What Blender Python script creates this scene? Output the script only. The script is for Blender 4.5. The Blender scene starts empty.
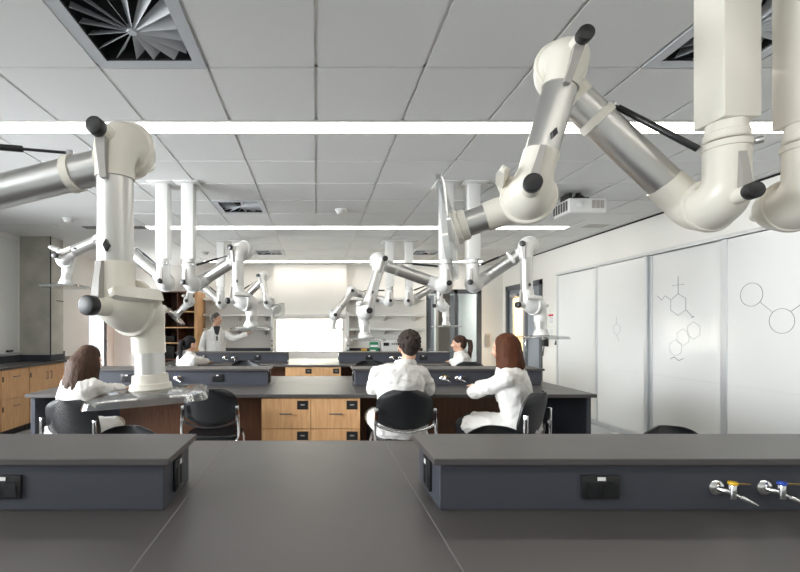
import bpy, bmesh, math, random
from mathutils import Vector, Matrix, Euler
random.seed(7)
SC = bpy.context.scene
COL = SC.collection
PI = math.pi
EYE = 1.49
CEIL = 2.96
V = Vector

# ------------------------------------------------------------------ materials
MATS = {}
def mat(name, color, rough=0.5, metal=0.0, var=0.04, scale=8.0, bump=0.0, bscale=60.0, coat=0.0, rvar=0.05, spec=0.5, stretch=(1, 1, 1)):
    if name in MATS: return MATS[name]
    m = bpy.data.materials.new(name); m.use_nodes = True
    nt = m.node_tree; N = nt.nodes; L = nt.links
    b = N['Principled BSDF']
    tc = N.new('ShaderNodeTexCoord'); mp = N.new('ShaderNodeMapping'); mp.inputs['Scale'].default_value = stretch
    L.new(tc.outputs['Object'], mp.inputs['Vector'])
    no = N.new('ShaderNodeTexNoise'); no.inputs['Scale'].default_value = scale; no.inputs['Detail'].default_value = 4
    L.new(mp.outputs[0], no.inputs['Vector'])
    mr = N.new('ShaderNodeMapRange'); mr.inputs['To Min'].default_value = 1 - var; mr.inputs['To Max'].default_value = 1 + var
    L.new(no.outputs['Fac'], mr.inputs['Value'])
    mx = N.new('ShaderNodeVectorMath'); mx.operation = 'SCALE'; mx.inputs[0].default_value = color[:3]
    L.new(mr.outputs[0], mx.inputs['Scale']); L.new(mx.outputs[0], b.inputs['Base Color'])
    r2 = N.new('ShaderNodeMapRange'); r2.inputs['To Min'].default_value = max(0.02, rough - rvar); r2.inputs['To Max'].default_value = min(1, rough + rvar)
    L.new(no.outputs['Fac'], r2.inputs['Value']); L.new(r2.outputs[0], b.inputs['Roughness'])
    b.inputs['Metallic'].default_value = metal
    b.inputs['Coat Weight'].default_value = coat
    b.inputs['Specular IOR Level'].default_value = spec
    if bump:
        n2 = N.new('ShaderNodeTexNoise'); n2.inputs['Scale'].default_value = bscale; n2.inputs['Detail'].default_value = 3
        L.new(mp.outputs[0], n2.inputs['Vector'])
        bp = N.new('ShaderNodeBump'); bp.inputs['Strength'].default_value = bump; bp.inputs['Distance'].default_value = 0.01
        L.new(n2.outputs['Fac'], bp.inputs['Height']); L.new(bp.outputs[0], b.inputs['Normal'])
    MATS[name] = m
    return m
def srgb(r, g, b):
    f = lambda c: (c / 255 / 12.92) if c <= 10 else ((c / 255 + 0.055) / 1.055) ** 2.4
    return (f(r), f(g), f(b))
def wood(name, c1, c2, axis='Z', rough=0.45):
    m = bpy.data.materials.new(name); m.use_nodes = True
    nt = m.node_tree; N = nt.nodes; L = nt.links; b = N['Principled BSDF']
    tc = N.new('ShaderNodeTexCoord'); mp = N.new('ShaderNodeMapping')
    mp.inputs['Scale'].default_value = {'Z': (14, 14, 1.0), 'X': (1.0, 14, 14), 'Y': (14, 1.0, 14)}[axis]
    L.new(tc.outputs['Object'], mp.inputs['Vector'])
    no = N.new('ShaderNodeTexNoise'); no.inputs['Scale'].default_value = 4; no.inputs['Detail'].default_value = 8; no.inputs['Distortion'].default_value = 0.6
    L.new(mp.outputs[0], no.inputs['Vector'])
    cr = N.new('ShaderNodeValToRGB'); cr.color_ramp.elements[0].position = 0.3; cr.color_ramp.elements[1].position = 0.72
    cr.color_ramp.elements[0].color = (*c2, 1); cr.color_ramp.elements[1].color = (*c1, 1)
    L.new(no.outputs['Fac'], cr.inputs['Fac']); L.new(cr.outputs[0], b.inputs['Base Color'])
    b.inputs['Roughness'].default_value = rough
    MATS[name] = m; return m
def emis(name, color, strength):
    m = bpy.data.materials.new(name); m.use_nodes = True
    b = m.node_tree.nodes['Principled BSDF']
    b.inputs['Base Color'].default_value = (*color, 1); b.inputs['Emission Color'].default_value = (*color, 1)
    b.inputs['Emission Strength'].default_value = strength
    MATS[name] = m; return m
def clear(name, tint=(0.95, 0.95, 0.95), rough=0.03, ior=1.45, boost=0.04):
    m = bpy.data.materials.new(name); m.use_nodes = True
    nt = m.node_tree; N = nt.nodes; L = nt.links; N.clear()
    o = N.new('ShaderNodeOutputMaterial'); t = N.new('ShaderNodeBsdfTransparent'); g = N.new('ShaderNodeBsdfGlossy')
    t.inputs['Color'].default_value = (*tint, 1); g.inputs['Roughness'].default_value = rough
    lw = N.new('ShaderNodeLayerWeight'); lw.inputs['Blend'].default_value = .5
    fr = N.new('ShaderNodeMath'); fr.operation = 'POWER'; fr.inputs[1].default_value = 4.0; L.new(lw.outputs['Facing'], fr.inputs[0])
    ad = N.new('ShaderNodeMath'); ad.operation = 'MULTIPLY_ADD'; ad.inputs[1].default_value = .55; ad.inputs[2].default_value = boost; ad.use_clamp = True
    L.new(fr.outputs[0], ad.inputs[0])
    mx = N.new('ShaderNodeMixShader'); L.new(ad.outputs[0], mx.inputs[0]); L.new(t.outputs[0], mx.inputs[1]); L.new(g.outputs[0], mx.inputs[2])
    L.new(mx.outputs[0], o.inputs['Surface']); MATS[name] = m; return m
def blindmat(name, color, trans):
    m = bpy.data.materials.new(name); m.use_nodes = True
    nt = m.node_tree; N = nt.nodes; L = nt.links; N.clear()
    o = N.new('ShaderNodeOutputMaterial'); t = N.new('ShaderNodeBsdfTranslucent'); d = N.new('ShaderNodeBsdfDiffuse')
    t.inputs['Color'].default_value = (*color, 1); d.inputs['Color'].default_value = (*color, 1)
    mx = N.new('ShaderNodeMixShader'); mx.inputs[0].default_value = trans
    L.new(d.outputs[0], mx.inputs[1]); L.new(t.outputs[0], mx.inputs[2]); L.new(mx.outputs[0], o.inputs['Surface'])
    MATS[name] = m; return m
def perforated(name, color):
    m = mat(name, color, 0.45); nt = m.node_tree; N = nt.nodes; L = nt.links
    tc = N.new('ShaderNodeTexCoord'); sp = N.new('ShaderNodeSeparateXYZ'); L.new(tc.outputs['Object'], sp.inputs[0])
    def sn(out):
        a = N.new('ShaderNodeMath'); a.operation = 'MULTIPLY'; a.inputs[1].default_value = 2 * PI / 0.016
        L.new(out, a.inputs[0]); s = N.new('ShaderNodeMath'); s.operation = 'SINE'; L.new(a.outputs[0], s.inputs[0]); return s
    s1, s2 = sn(sp.outputs['X']), sn(sp.outputs['Z'])
    mu = N.new('ShaderNodeMath'); mu.operation = 'MULTIPLY'; L.new(s1.outputs[0], mu.inputs[0]); L.new(s2.outputs[0], mu.inputs[1])
    gt = N.new('ShaderNodeMath'); gt.operation = 'LESS_THAN'; gt.inputs[1].default_value = 0.45; L.new(mu.outputs[0], gt.inputs[0])
    L.new(gt.outputs[0], N['Principled BSDF'].inputs['Alpha'])
    return m

M_wall = mat('wall_paint', (0.80, 0.785, 0.75), 0.6, var=0.01, scale=2, bump=0.03, bscale=200)
M_ceil = mat('ceiling_tile', (0.74, 0.74, 0.735), 0.85, var=0.02, scale=40, bump=0.05, bscale=300, spec=0.2)
M_gyp = mat('ceiling_gypsum', (0.74, 0.74, 0.735), 0.7, var=0.01, scale=3, spec=0.3)
M_tbar = mat('ceiling_grid_metal', (0.72, 0.71, 0.69), 0.5)
M_floor = mat('floor_vinyl', (0.45, 0.46, 0.46), 0.25, var=0.06, scale=3, rvar=0.08)
M_conc = mat('concrete', (0.47, 0.45, 0.40), 0.8, var=0.4, scale=3.5, bump=0.2, bscale=25)
M_top = mat('epoxy_top', (0.072, 0.066, 0.064), 0.38, var=0.05, scale=4, rvar=0.05, spec=0.5, bump=0.015, bscale=350)
M_ledge = mat('epoxy_ledge', (0.052, 0.056, 0.070), 0.42, var=0.04, scale=4, spec=0.4)  # blue cast of reflected sky light is put into the base colour
M_joint = mat('joint_sealant', (0.20, 0.195, 0.19), 0.5)
M_maple = wood('maple', srgb(214, 170, 124), srgb(190, 144, 98), 'Z')
M_maple_side = wood('maple_side', srgb(217, 178, 134), srgb(198, 156, 110), 'Z')
M_brown = wood('brown_panel', srgb(120, 78, 52), srgb(96, 60, 40), 'Z')
M_walnut = wood('walnut', srgb(112, 74, 52), srgb(84, 54, 38), 'Z')
M_cream = mat('cream_plastic', (0.77, 0.735, 0.655), 0.33, var=0.015, scale=3, coat=0.1)
M_white = mat('white_plastic', (0.69, 0.69, 0.675), 0.35, var=0.01, scale=3)
M_alu = mat('brushed_aluminium', (0.62, 0.615, 0.60), 0.36, metal=1.0, var=0.03, scale=3, stretch=(1, 1, 1))
M_chrome = mat('chrome', (0.86, 0.86, 0.87), 0.10, metal=1.0, var=0.02)
M_steel = mat('satin_steel', (0.6, 0.6, 0.6), 0.3, metal=1.0, var=0.03)
M_black = mat('black_plastic', (0.012, 0.012, 0.013), 0.4, var=0.1)
M_blackm = mat('black_rod', (0.010, 0.010, 0.011), 0.3, var=0.1)
M_seat = mat('black_polymer', (0.011, 0.012, 0.014), 0.38, var=0.1)
M_perf = perforated('black_perforated', (0.014, 0.015, 0.017))
M_grey = mat('grey_lever', (0.36, 0.34, 0.32), 0.4, var=0.03)
M_darkframe = mat('dark_frame', (0.085, 0.092, 0.105), 0.45, var=0.04)
M_alum = mat('anodised_frame', (0.66, 0.68, 0.70), 0.35, metal=0.6, var=0.02)
M_board = mat('whiteboard_enamel', (0.74, 0.745, 0.735), 0.13, var=0.01, scale=1.5, rvar=0.02, spec=0.5)
M_ink = mat('marker_ink', (0.20, 0.21, 0.23), 0.6)
M_inkf = mat('marker_ink_faint', (0.42, 0.43, 0.44), 0.6)
M_void = mat('plenum_black', (0.01, 0.01, 0.011), 0.9)
M_vane = mat('diffuser_metal', (0.55, 0.57, 0.60), 0.4, var=0.02)
M_lens = emis('led_lens', (1.0, 0.95, 0.865), 7.0)
M_acr = clear('clear_acrylic', (0.90, 0.91, 0.91), 0.12, 1.5, 0.14)
M_glass = clear('window_glass', (0.93, 0.945, 0.94), 0.01, 1.45, 0.02)
M_blind = blindmat('roller_blind', (0.9, 0.88, 0.84), 0.5)
M_yellow = mat('yellow_cap', (0.75, 0.45, 0.03), 0.35)
M_blue = mat('blue_cap', (0.03, 0.08, 0.45), 0.35)
M_brass = mat('brass_lever', (0.35, 0.24, 0.10), 0.35, metal=1.0)
M_tag = mat('white_tag', (0.85, 0.85, 0.84), 0.5)
M_skin = mat('skin', srgb(214, 168, 142), 0.5, var=0.04, scale=15)
M_lip = mat('lips', srgb(176, 108, 96), 0.45)
M_eye = mat('eye_dark', (0.04, 0.03, 0.025), 0.2)
M_coat = mat('lab_coat_cotton', (0.70, 0.685, 0.66), 0.85, var=0.02, scale=6, bump=0.12, bscale=45, spec=0.2)
M_shirt = mat('dark_shirt', (0.03, 0.03, 0.035), 0.8)
M_pants = mat('dark_trousers', (0.018, 0.018, 0.022), 0.8)
M_beige = mat('beige_trousers', (0.50, 0.44, 0.36), 0.8)
M_shoe = mat('dark_shoe', (0.03, 0.025, 0.02), 0.5)
def hairmat(n, c): return mat(n, c, 0.6, var=0.5, scale=30, bump=0.4, bscale=55, stretch=(1, 1, 0.12), spec=0.15)
M_hbrown = hairmat('hair_brown', (0.050, 0.028, 0.019))
M_hblack = hairmat('hair_black', (0.012, 0.011, 0.012))
M_hred = hairmat('hair_auburn', (0.075, 0.026, 0.012))
M_hcurl = mat('hair_dark_curly', (0.022, 0.012, 0.008), 0.75, var=0.4, scale=60, bump=0.6, bscale=90)
M_hgrey = mat('hair_grey', (0.14, 0.125, 0.11), 0.6, var=0.3, scale=60, bump=0.5, bscale=90)
M_red = mat('red_print', (0.6, 0.03, 0.04), 0.6)
M_green = mat('green_card', (0.03, 0.24, 0.12), 0.5)
M_sand = mat('yellow_card', (0.55, 0.33, 0.06), 0.5)
M_greydoor = mat('grey_door', (0.26, 0.29, 0.33), 0.45)
M_warm = mat('corridor_warm_wall', (0.80, 0.66, 0.46), 0.7)
M_cgrey = mat('corridor_grey_wall', (0.42, 0.45, 0.46), 0.7)

# ------------------------------------------------------------------ mesh builder
class MB:
    def __init__(s): s.bm = bmesh.new()
    def xf(s, vs, M):
        for v in vs: v.co = M @ v.co
    def box(s, lo, hi, bevel=0.0, M=None, seg=2):
        lo = V(lo); hi = V(hi); c = (lo + hi) / 2; d = hi - lo
        r = bmesh.ops.create_cube(s.bm, size=1.0); vs = r['verts']
        for v in vs: v.co = V((v.co.x * d.x, v.co.y * d.y, v.co.z * d.z)) + c
        if bevel:
            es = {e for v in vs for e in v.link_edges}
            rr = bmesh.ops.bevel(s.bm, geom=list(es), offset=bevel, segments=seg, affect='EDGES', profile=0.5)
            vs = list({v for f in rr['faces'] for v in f.verts} | {v for v in vs if v.is_valid})
        if M is not None: s.xf(vs, M)
        return s
    def rings(s, rings, cap=True, closed=False):
        prev = None; first = None; L = []
        for r in rings:
            L.append([s.bm.verts.new(p) for p in r])
        n = len(L[0])
        pairs = list(zip(L, L[1:])) + ([(L[-1], L[0])] if closed else [])
        for a, b in pairs:
            for i in range(n):
                j = (i + 1) % n
                s.bm.faces.new((a[i], a[j], b[j], b[i]))
        if cap and not closed:
            s.bm.faces.new(list(reversed(L[0]))); s.bm.faces.new(L[-1])
        return s
    def sweep(s, pts, radii, seg=24, cap=True):
        pts = [V(p) for p in pts]; n = len(pts)
        if not hasattr(radii, '__len__'): radii = [radii] * n
        T = []
        for i in range(n):
            t = (pts[min(i + 1, n - 1)] - pts[max(i - 1, 0)])
            T.append(t.normalized() if t.length > 1e-9 else V((0, 0, 1)))
        up = V((0, 0, 1)) if abs(T[0].z) < 0.9 else V((1, 0, 0))
        u = T[0].cross(up).normalized(); R = []
        for i in range(n):
            if i:
                q = T[i - 1].rotation_difference(T[i]); u = q @ u
                u = (u - T[i] * u.dot(T[i])).normalized()
            w = T[i].cross(u)
            R.append([pts[i] + (u * math.cos(2 * PI * k / seg) + w * math.sin(2 * PI * k / seg)) * radii[i] for k in range(seg)])
        return s.rings(R, cap)
    def cyl(s, p0, p1, r0, r1=None, seg=24): return s.sweep([p0, p1], [r0, r0 if r1 is None else r1], seg)
    def rod(s, p0, p1, r, bev=0.004, seg=24):
        p0 = V(p0); p1 = V(p1); d = (p1 - p0).normalized()
        return s.sweep([p0, p0 + d * bev * .3, p0 + d * bev, p1 - d * bev, p1 - d * bev * .3, p1], [r - bev, r - bev * .3, r, r, r - bev * .3, r - bev], seg)
    def lathe(s, prof, origin=(0, 0, 0), axis=(0, 0, 1), seg=32):
        o = V(origin); a = V(axis).normalized()
        u = a.orthogonal().normalized(); w = a.cross(u)
        R = [[o + a * h + (u * math.cos(2 * PI * k / seg) + w * math.sin(2 * PI * k / seg)) * max(r, 1e-4) for k in range(seg)] for r, h in prof]
        return s.rings(R)
    def ell(s, c, r, M=None, u=20, v=12):
        q = bmesh.ops.create_uvsphere(s.bm, u_segments=u, v_segments=v, radius=1.0)
        c = V(c)
        for x in q['verts']:
            p = V((x.co.x * r[0], x.co.y * r[1], x.co.z * r[2]))
            if M is not None: p = M @ p
            x.co = p + c
        return s
    def caps(s, p0, p1, r0, r1=None, seg=14):
        r1 = r0 if r1 is None else r1
        p0 = V(p0); p1 = V(p1); d = (p1 - p0); L = d.length
        if L < 1e-6: return s.ell(p0, (r0,) * 3)
        d /= L; P = []; R = []
        for k in range(5):
            a = PI / 2 * k / 5; P.append(p0 - d * r0 * math.cos(a)); R.append(max(r0 * math.sin(a), r0 * .04))
        for k in range(7): P.append(p0 + d * L * k / 6); R.append(r0 + (r1 - r0) * k / 6)
        for k in range(1, 6):
            a = PI / 2 * k / 5; P.append(p1 + d * r1 * math.sin(a)); R.append(max(r1 * math.cos(a), r1 * .04))
        return s.sweep(P, R, seg)
    def quad(s, a, b, c, d):
        s.bm.faces.new([s.bm.verts.new(p) for p in (a, b, c, d)]); return s
    def build(s, name, m, parent=None, off=None, smooth=True, ang=38):
        bmesh.ops.recalc_face_normals(s.bm, faces=s.bm.faces[:])
        if off is not None:
            o = V(off)
            for v in s.bm.verts: v.co -= o
        if smooth:
            for f in s.bm.faces: f.smooth = True
            la = math.radians(ang)
            for e in s.bm.edges:
                if len(e.link_faces) == 2 and e.calc_face_angle(0) > la: e.smooth = False
        me = bpy.data.meshes.new(name); s.bm.to_mesh(me); s.bm.free()
        me.materials.append(m)
        o = bpy.data.objects.new(name, me); COL.objects.link(o)
        if parent is not None: o.parent = parent
        return o
def tag(o, label=None, cat=None, group=None, kind=None):
    if label: o['label'] = label
    if cat: o['category'] = cat
    if group: o['group'] = group
    if kind: o['kind'] = kind
    return o
def thing(name, label, cat, loc=(0, 0, 0), rz=0.0, group=None):
    o = bpy.data.objects.new(name, None); COL.objects.link(o); o.empty_display_size = 0.1
    o.location = loc; o.rotation_euler = (0, 0, rz)
    return tag(o, label, cat, group)
def dup(root, loc, rz, label, group=None):
    def cp(o, par):
        c = o.copy(); COL.objects.link(c)
        if par is not None: c.parent = par
        for ch in [x for x in o.children]: cp(ch, c)
        return c
    r = cp(root, None); r.location = loc; r.rotation_euler = (0, 0, rz)
    if label: r['label'] = label
    if group: r['group'] = group
    return r
def struct(name, mb, m, parent=None, smooth=False):
    o = mb.build(name, m, parent, smooth=smooth)
    if parent is None: o['kind'] = 'structure'
    return o

# ------------------------------------------------------------------ room shell
XL, XR, YB, YR = -4.75, 4.39, 10.60, -3.5
T = 0.12
struct('floor', MB().box((XL - 2, YR - .2, -0.1), (8.0, 16, 0)), M_floor)
# ceiling: grid of lay-in tiles right of XG, plain gypsum on the left
XG = -2.44
rows = [-3.5, -2.95, -2.34, -1.73, -1.12, -0.74, -0.13, 0.08, 0.72, 1.33, 1.94, 2.55, 3.20, 3.41, 3.97, 4.58, 5.19, 5.80, 6.49, 6.70, 7.27, 7.88, 8.49, 9.10, 9.86, 10.08, 10.60]
light_rows = {-0.13, 3.20, 6.49, 9.86}
cols = [XG + 0.61 * k for k in range(12)] + [XR]
diff_cells = set()
DIFF_X = [-1.22, 1.83]; DIFF_Y = [1.94, 5.19, 8.49]
mb = MB(); g = 0.011
for i in range(len(cols) - 1):
    x0, x1 = cols[i], cols[i + 1]
    for j in range(len(rows) - 1):
        y0, y1 = rows[j], rows[j + 1]
        if y0 in light_rows and x0 < 3.6: continue
        if any(abs(x0 - a) < .02 for a in DIFF_X) and any(abs(y0 - b) < .02 for b in DIFF_Y): continue
        mb.box((x0 + g, y0 + g, CEIL), (x1 - g, y1 - g, CEIL + 0.02))
ceil = struct('ceiling', mb, M_ceil)
mb = MB()
for x in cols[1:-1]: mb.box((x - .012, YR, CEIL + .012), (x + .012, YB, CEIL + .03))
for j, y in enumerate(rows[1:-1]): mb.box((XG, y - .012, CEIL + .012), (XR, y + .012, CEIL + .03))
mb.build('ceiling_grid', M_tbar, ceil, smooth=False)
mb = MB().box((XG - .4, YR, CEIL + .2), (XR + .05, YB, CEIL + .24)); mb.build('plenum_deck', M_void, ceil, smooth=False)
mb = MB().box((XL - .1, YR, CEIL), (XG - .006, YB, CEIL + .1)); mb.build('gypsum_soffit', M_gyp, ceil, smooth=False)

# right wall with a double door opening near the far end
mb = MB()
mb.box((XR, YR, 0), (XR + T, 8.74, CEIL + .1)).box((XR, 10.40, 0), (XR + T, YB + T, CEIL + .1)).box((XR, 8.74, 2.44), (XR + T, 10.40, CEIL + .1))
struct('wall_right', mb, M_wall)
struct('gap_shade_1', MB().box((XR - .012, YR, CEIL - .022), (XR - .001, YB - .01, CEIL - .003)), M_void)  # black strip painted in for the shade of the ceiling reveal gap
# left wall with daylight windows near the camera and a glazed door at the far end
mb = MB()
WL = [(-2.6, 0.6), (1.2, 5.2)]
ys = [YR, -2.6, 0.6, 1.2, 5.2, 9.42, 10.22, YB + T]
for k in range(0, len(ys) - 1):
    a, b = ys[k], ys[k + 1]
    if k in (1, 3):
        mb.box((XL - T, a, 0), (XL, b, 1.10)).box((XL - T, a, 2.80), (XL, b, CEIL + .1))
    elif k == 5: mb.box((XL - T, a, 2.12), (XL, b, CEIL + .1))
    else: mb.box((XL - T, a, 0), (XL, b, CEIL + .1))
struct('wall_left', mb, M_wall)
for k, (a, b) in enumerate(WL):
    mb = MB(); n = 3
    mb.box((XL - .09, a, 1.10), (XL - .03, b, 1.16)).box((XL - .09, a, 2.74), (XL - .03, b, 2.80))
    for q in range(n + 1):
        y = a + (b - a) * q / n; y = min(max(y, a + .03), b - .03)
        mb.box((XL - .09, y - .03, 1.10), (XL - .03, y + .03, 2.80))
    w = struct('window_%d' % (k + 1), mb, M_darkframe)
    MB().box((XL - .065, a + .01, 1.12), (XL - .057, b - .01, 2.78)).build('window_pane', M_glass, w, smooth=False)
struct('wall_rear', MB().box((XL - T, YR - T, 0), (XR + T, YR, CEIL + .1)), M_wall)
# back wall: shelf recesses left and right of a projecting pier that holds the bright window
PX0, PX1, PY = -0.97, 0.69, 10.34
GX0, GX1 = 2.59, 3.90
struct('wall_back', MB().box((XL - T, YB, 0), (PX0, YB + T, CEIL + .1)).box((PX1, YB, 0), (GX0, YB + T, CEIL + .1)).box((GX1, YB, 0), (XR + T, YB + T, CEIL + .1)).box((GX0, YB, 2.40), (GX1, YB + T, CEIL + .1)), M_wall)
WX0, WX1, WZ0, WZ1 = -0.93, 0.63, 0.93, 1.725
mb = MB()
mb.box((PX0, PY, 0), (PX1, PY + .1, WZ0)).box((PX0, PY, WZ1), (PX1, PY + .1, CEIL)).box((PX0, PY, WZ0), (WX0, PY + .1, WZ1)).box((WX1, PY, WZ0), (PX1, PY + .1, WZ1))
mb.box((PX0, PY + .1, 0), (PX0 + .05, YB + T, CEIL)).box((PX1 - .05, PY + .1, 0), (PX1, YB + T, CEIL))
struct('wall_middle', mb, M_wall)
mb = MB()
for lo, hi in (((WX0, PY + .02, WZ0), (WX1, PY + .08, WZ0 + .04)), ((WX0, PY + .02, WZ1 - .03), (WX1, PY + .08, WZ1)), ((WX0, PY + .02, WZ0), (WX0 + .03, PY + .08, WZ1)), ((WX1 - .03, PY + .02, WZ0), (WX1, PY + .08, WZ1))): mb.box(lo, hi)
w3 = struct('window_3', mb, M_white)
MB().box((WX0 + .02, PY + .05, WZ0 + .03), (WX1 - .02, PY + .055, WZ1 - .02)).build('window_pane', M_glass, w3, smooth=False)
bl = thing('roller_blind', 'glowing white roller blind drawn over the window in the middle of the far wall', 'blind', (0, PY + .02, WZ1))
MB().box((WX0 + .025, .0, -.735), (WX1 - .025, .0025, -.01)).build('blind_fabric', M_blind, bl, smooth=False)
MB().rod((WX0 + .025, .0, -.74), (WX1 - .025, .0, -.74), .011).build('bottom_rail', M_white, bl)
MB().box((PX0 + .01, -.10, .0), (PX1 - .01, -.021, .09), .008).build('blind_cassette', M_white, bl)
# concrete column
mb = MB().box((XL, 7.23, 0), (-4.26, 7.60, CEIL)); struct('wall_column', mb, M_conc)
mb = MB().box((-4.262, 7.40, 1.93), (-4.255, 7.602, 1.942)).box((-4.262, 7.226, .9), (-4.25, 7.238, CEIL)); c = mb.build('formwork_joint', M_void, bpy.data.objects['wall_column'], smooth=False)
struct('baseboard_right', MB().box((XR - .012, YR, 0), (XR, 8.70, 0.07)), M_darkframe)

# glazed exit door, far left corner
dr = MB()
dr.box((XL - .10, 9.42, 0), (XL - .02, 9.47, 2.12)).box((XL - .10, 10.08, 0), (XL + .01, 10.22, 2.12)).box((XL - .10, 9.42, 2.05), (XL - .02, 10.22, 2.12)).box((XL - .10, 9.42, 0), (XL - .02, 10.22, .12))
d1 = struct('door_1', dr, M_darkframe)
MB().box((XL - .07, 9.46, .1), (XL - .062, 10.1, 2.06)).build('door_pane', M_glass, d1, smooth=False)
MB().rod((XL + .05, 10.15, .95), (XL + .05, 10.15, 1.22), .012).rod((XL + .01, 10.15, .99), (XL + .05, 10.15, .99), .008, .002).rod((XL + .01, 10.15, 1.18), (XL + .05, 10.15, 1.18), .008, .002).build('door_handle', M_chrome, d1)
# right wall double door
mb = MB()
for a, b in ((8.74, 8.84), (10.30, 10.40)): mb.box((XR - .02, a, 0), (XR + T, b, 2.44))
mb.box((XR - .02, 8.74, 2.34), (XR + T, 10.40, 2.44)); mb.box((XR + .02, 9.42, 0), (XR + .09, 9.52, 2.34))
d2 = struct('door_2', mb, M_darkframe)
MB().box((XR + .03, 8.84, .01), (XR + .075, 9.42, 2.34)).build('door_leaf', M_greydoor, d2, smooth=False)
mb = MB().box((XR + .03, 9.52, .01), (XR + .075, 9.63, 2.34)).box((XR + .03, 10.17, .01), (XR + .075, 10.30, 2.34)).box((XR + .03, 9.63, 2.16), (XR + .075, 10.17, 2.34)).box((XR + .03, 9.63, .01), (XR + .075, 10.17, .25))
lf = mb.build('glazed_leaf', M_greydoor, d2, smooth=False)
MB().box((XR + .045, 9.62, .24), (XR + .055, 10.18, 2.17)).build('vision_pane', M_glass, lf, smooth=False)
MB().rod((XR - .04, 9.36, 1.0), (XR - .04, 9.36, 1.28), .013).rod((XR - .04, 9.36, 1.03), (XR + .03, 9.36, 1.03), .008, .002).rod((XR - .04, 9.36, 1.25), (XR + .03, 9.36, 1.25), .008, .002).build('door_handle', M_chrome, d2)
MB().box((XR - .06, 9.75, 2.17), (XR + .02, 10.1, 2.24), .008).build('door_closer', M_steel, d2)
# lobby behind the door and corridor behind the glass screen
mb = MB().box((XR + 1.5, 7.6, 0), (XR + 1.6, 16, 3)).box((XR + T, 7.5, 0), (XR + 1.6, 7.6, 3)).box((XR + T, 11.5, 0), (XR + 1.6, 11.6, 3)).box((XR + T, 7.5, 3), (XR + 1.6, 11.6, 3.1))
struct('wall_lobby', mb, M_warm)
mb = MB().box((1.6, 14.0, 0), (XR + T, 14.1, 3)).box((1.5, YB + T, 0), (1.6, 14.1, 3)).box((XR + T - .02, YB + T, 0), (XR + T, 14.1, 3)).box((1.5, YB + T, 2.9), (XR + T, 14.1, 3.0))
struct('wall_corridor', mb, M_cgrey)
mb = MB()
mb.box((GX0, YB + .02, 2.30), (GX1, YB + .09, 2.40)).box((GX0, YB + .02, 0), (GX1, YB + .09, .10)).box((GX0, YB + .02, 0), (GX0 + .05, YB + .09, 2.40)).box((GX1 - .10, YB + .02, 0), (GX1, YB + .09, 2.40)).box((3.26, YB + .02, 0), (3.33, YB + .09, 2.40)).box((2.62, YB - .01, 1.0), (2.70, YB + .02, 2.2))
gs = thing('glass_screen', 'dark framed full height glass screen at the far right of the back wall', 'window', (0, 0, 0)); gs['kind'] = 'structure'
mb.build('screen_frame', M_darkframe, gs, smooth=False)
MB().box((GX0 + .02, YB + .05, .05), (GX1 - .05, YB + .058, 2.36)).build('screen_pane', M_glass, gs, smooth=False)
# corridor doors seen through the glass
for k, (x0, x1, lab) in enumerate(((2.9, 3.65, 'grey corridor door with a pale oak edge seen through the glass screen, left one'), (3.95, 4.4, 'grey corridor door with a pale oak edge seen through the glass screen, right one'))):
    t = thing('corridor_door', lab, 'door', (x0, 13.96, 0))
    MB().box((0, 0, 0), (x1 - x0, .035, 2.5)).build('door_leaf', M_darkframe, t, smooth=False)
    MB().box((-.06, -.02, 0), (0.02, .03, 2.5)).build('oak_edge', M_maple, t, smooth=False)
t = thing('corridor_pier', 'grey brown corridor pier standing behind the glass screen', 'column', (3.30, 11.8, 0)); t['kind'] = 'structure'
MB().box((-.13, -.12, 0), (.17, .12, 2.9)).build('pier_body', mat('pier_grey', (0.16, 0.14, 0.12), 0.7), t, smooth=False)

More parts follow.
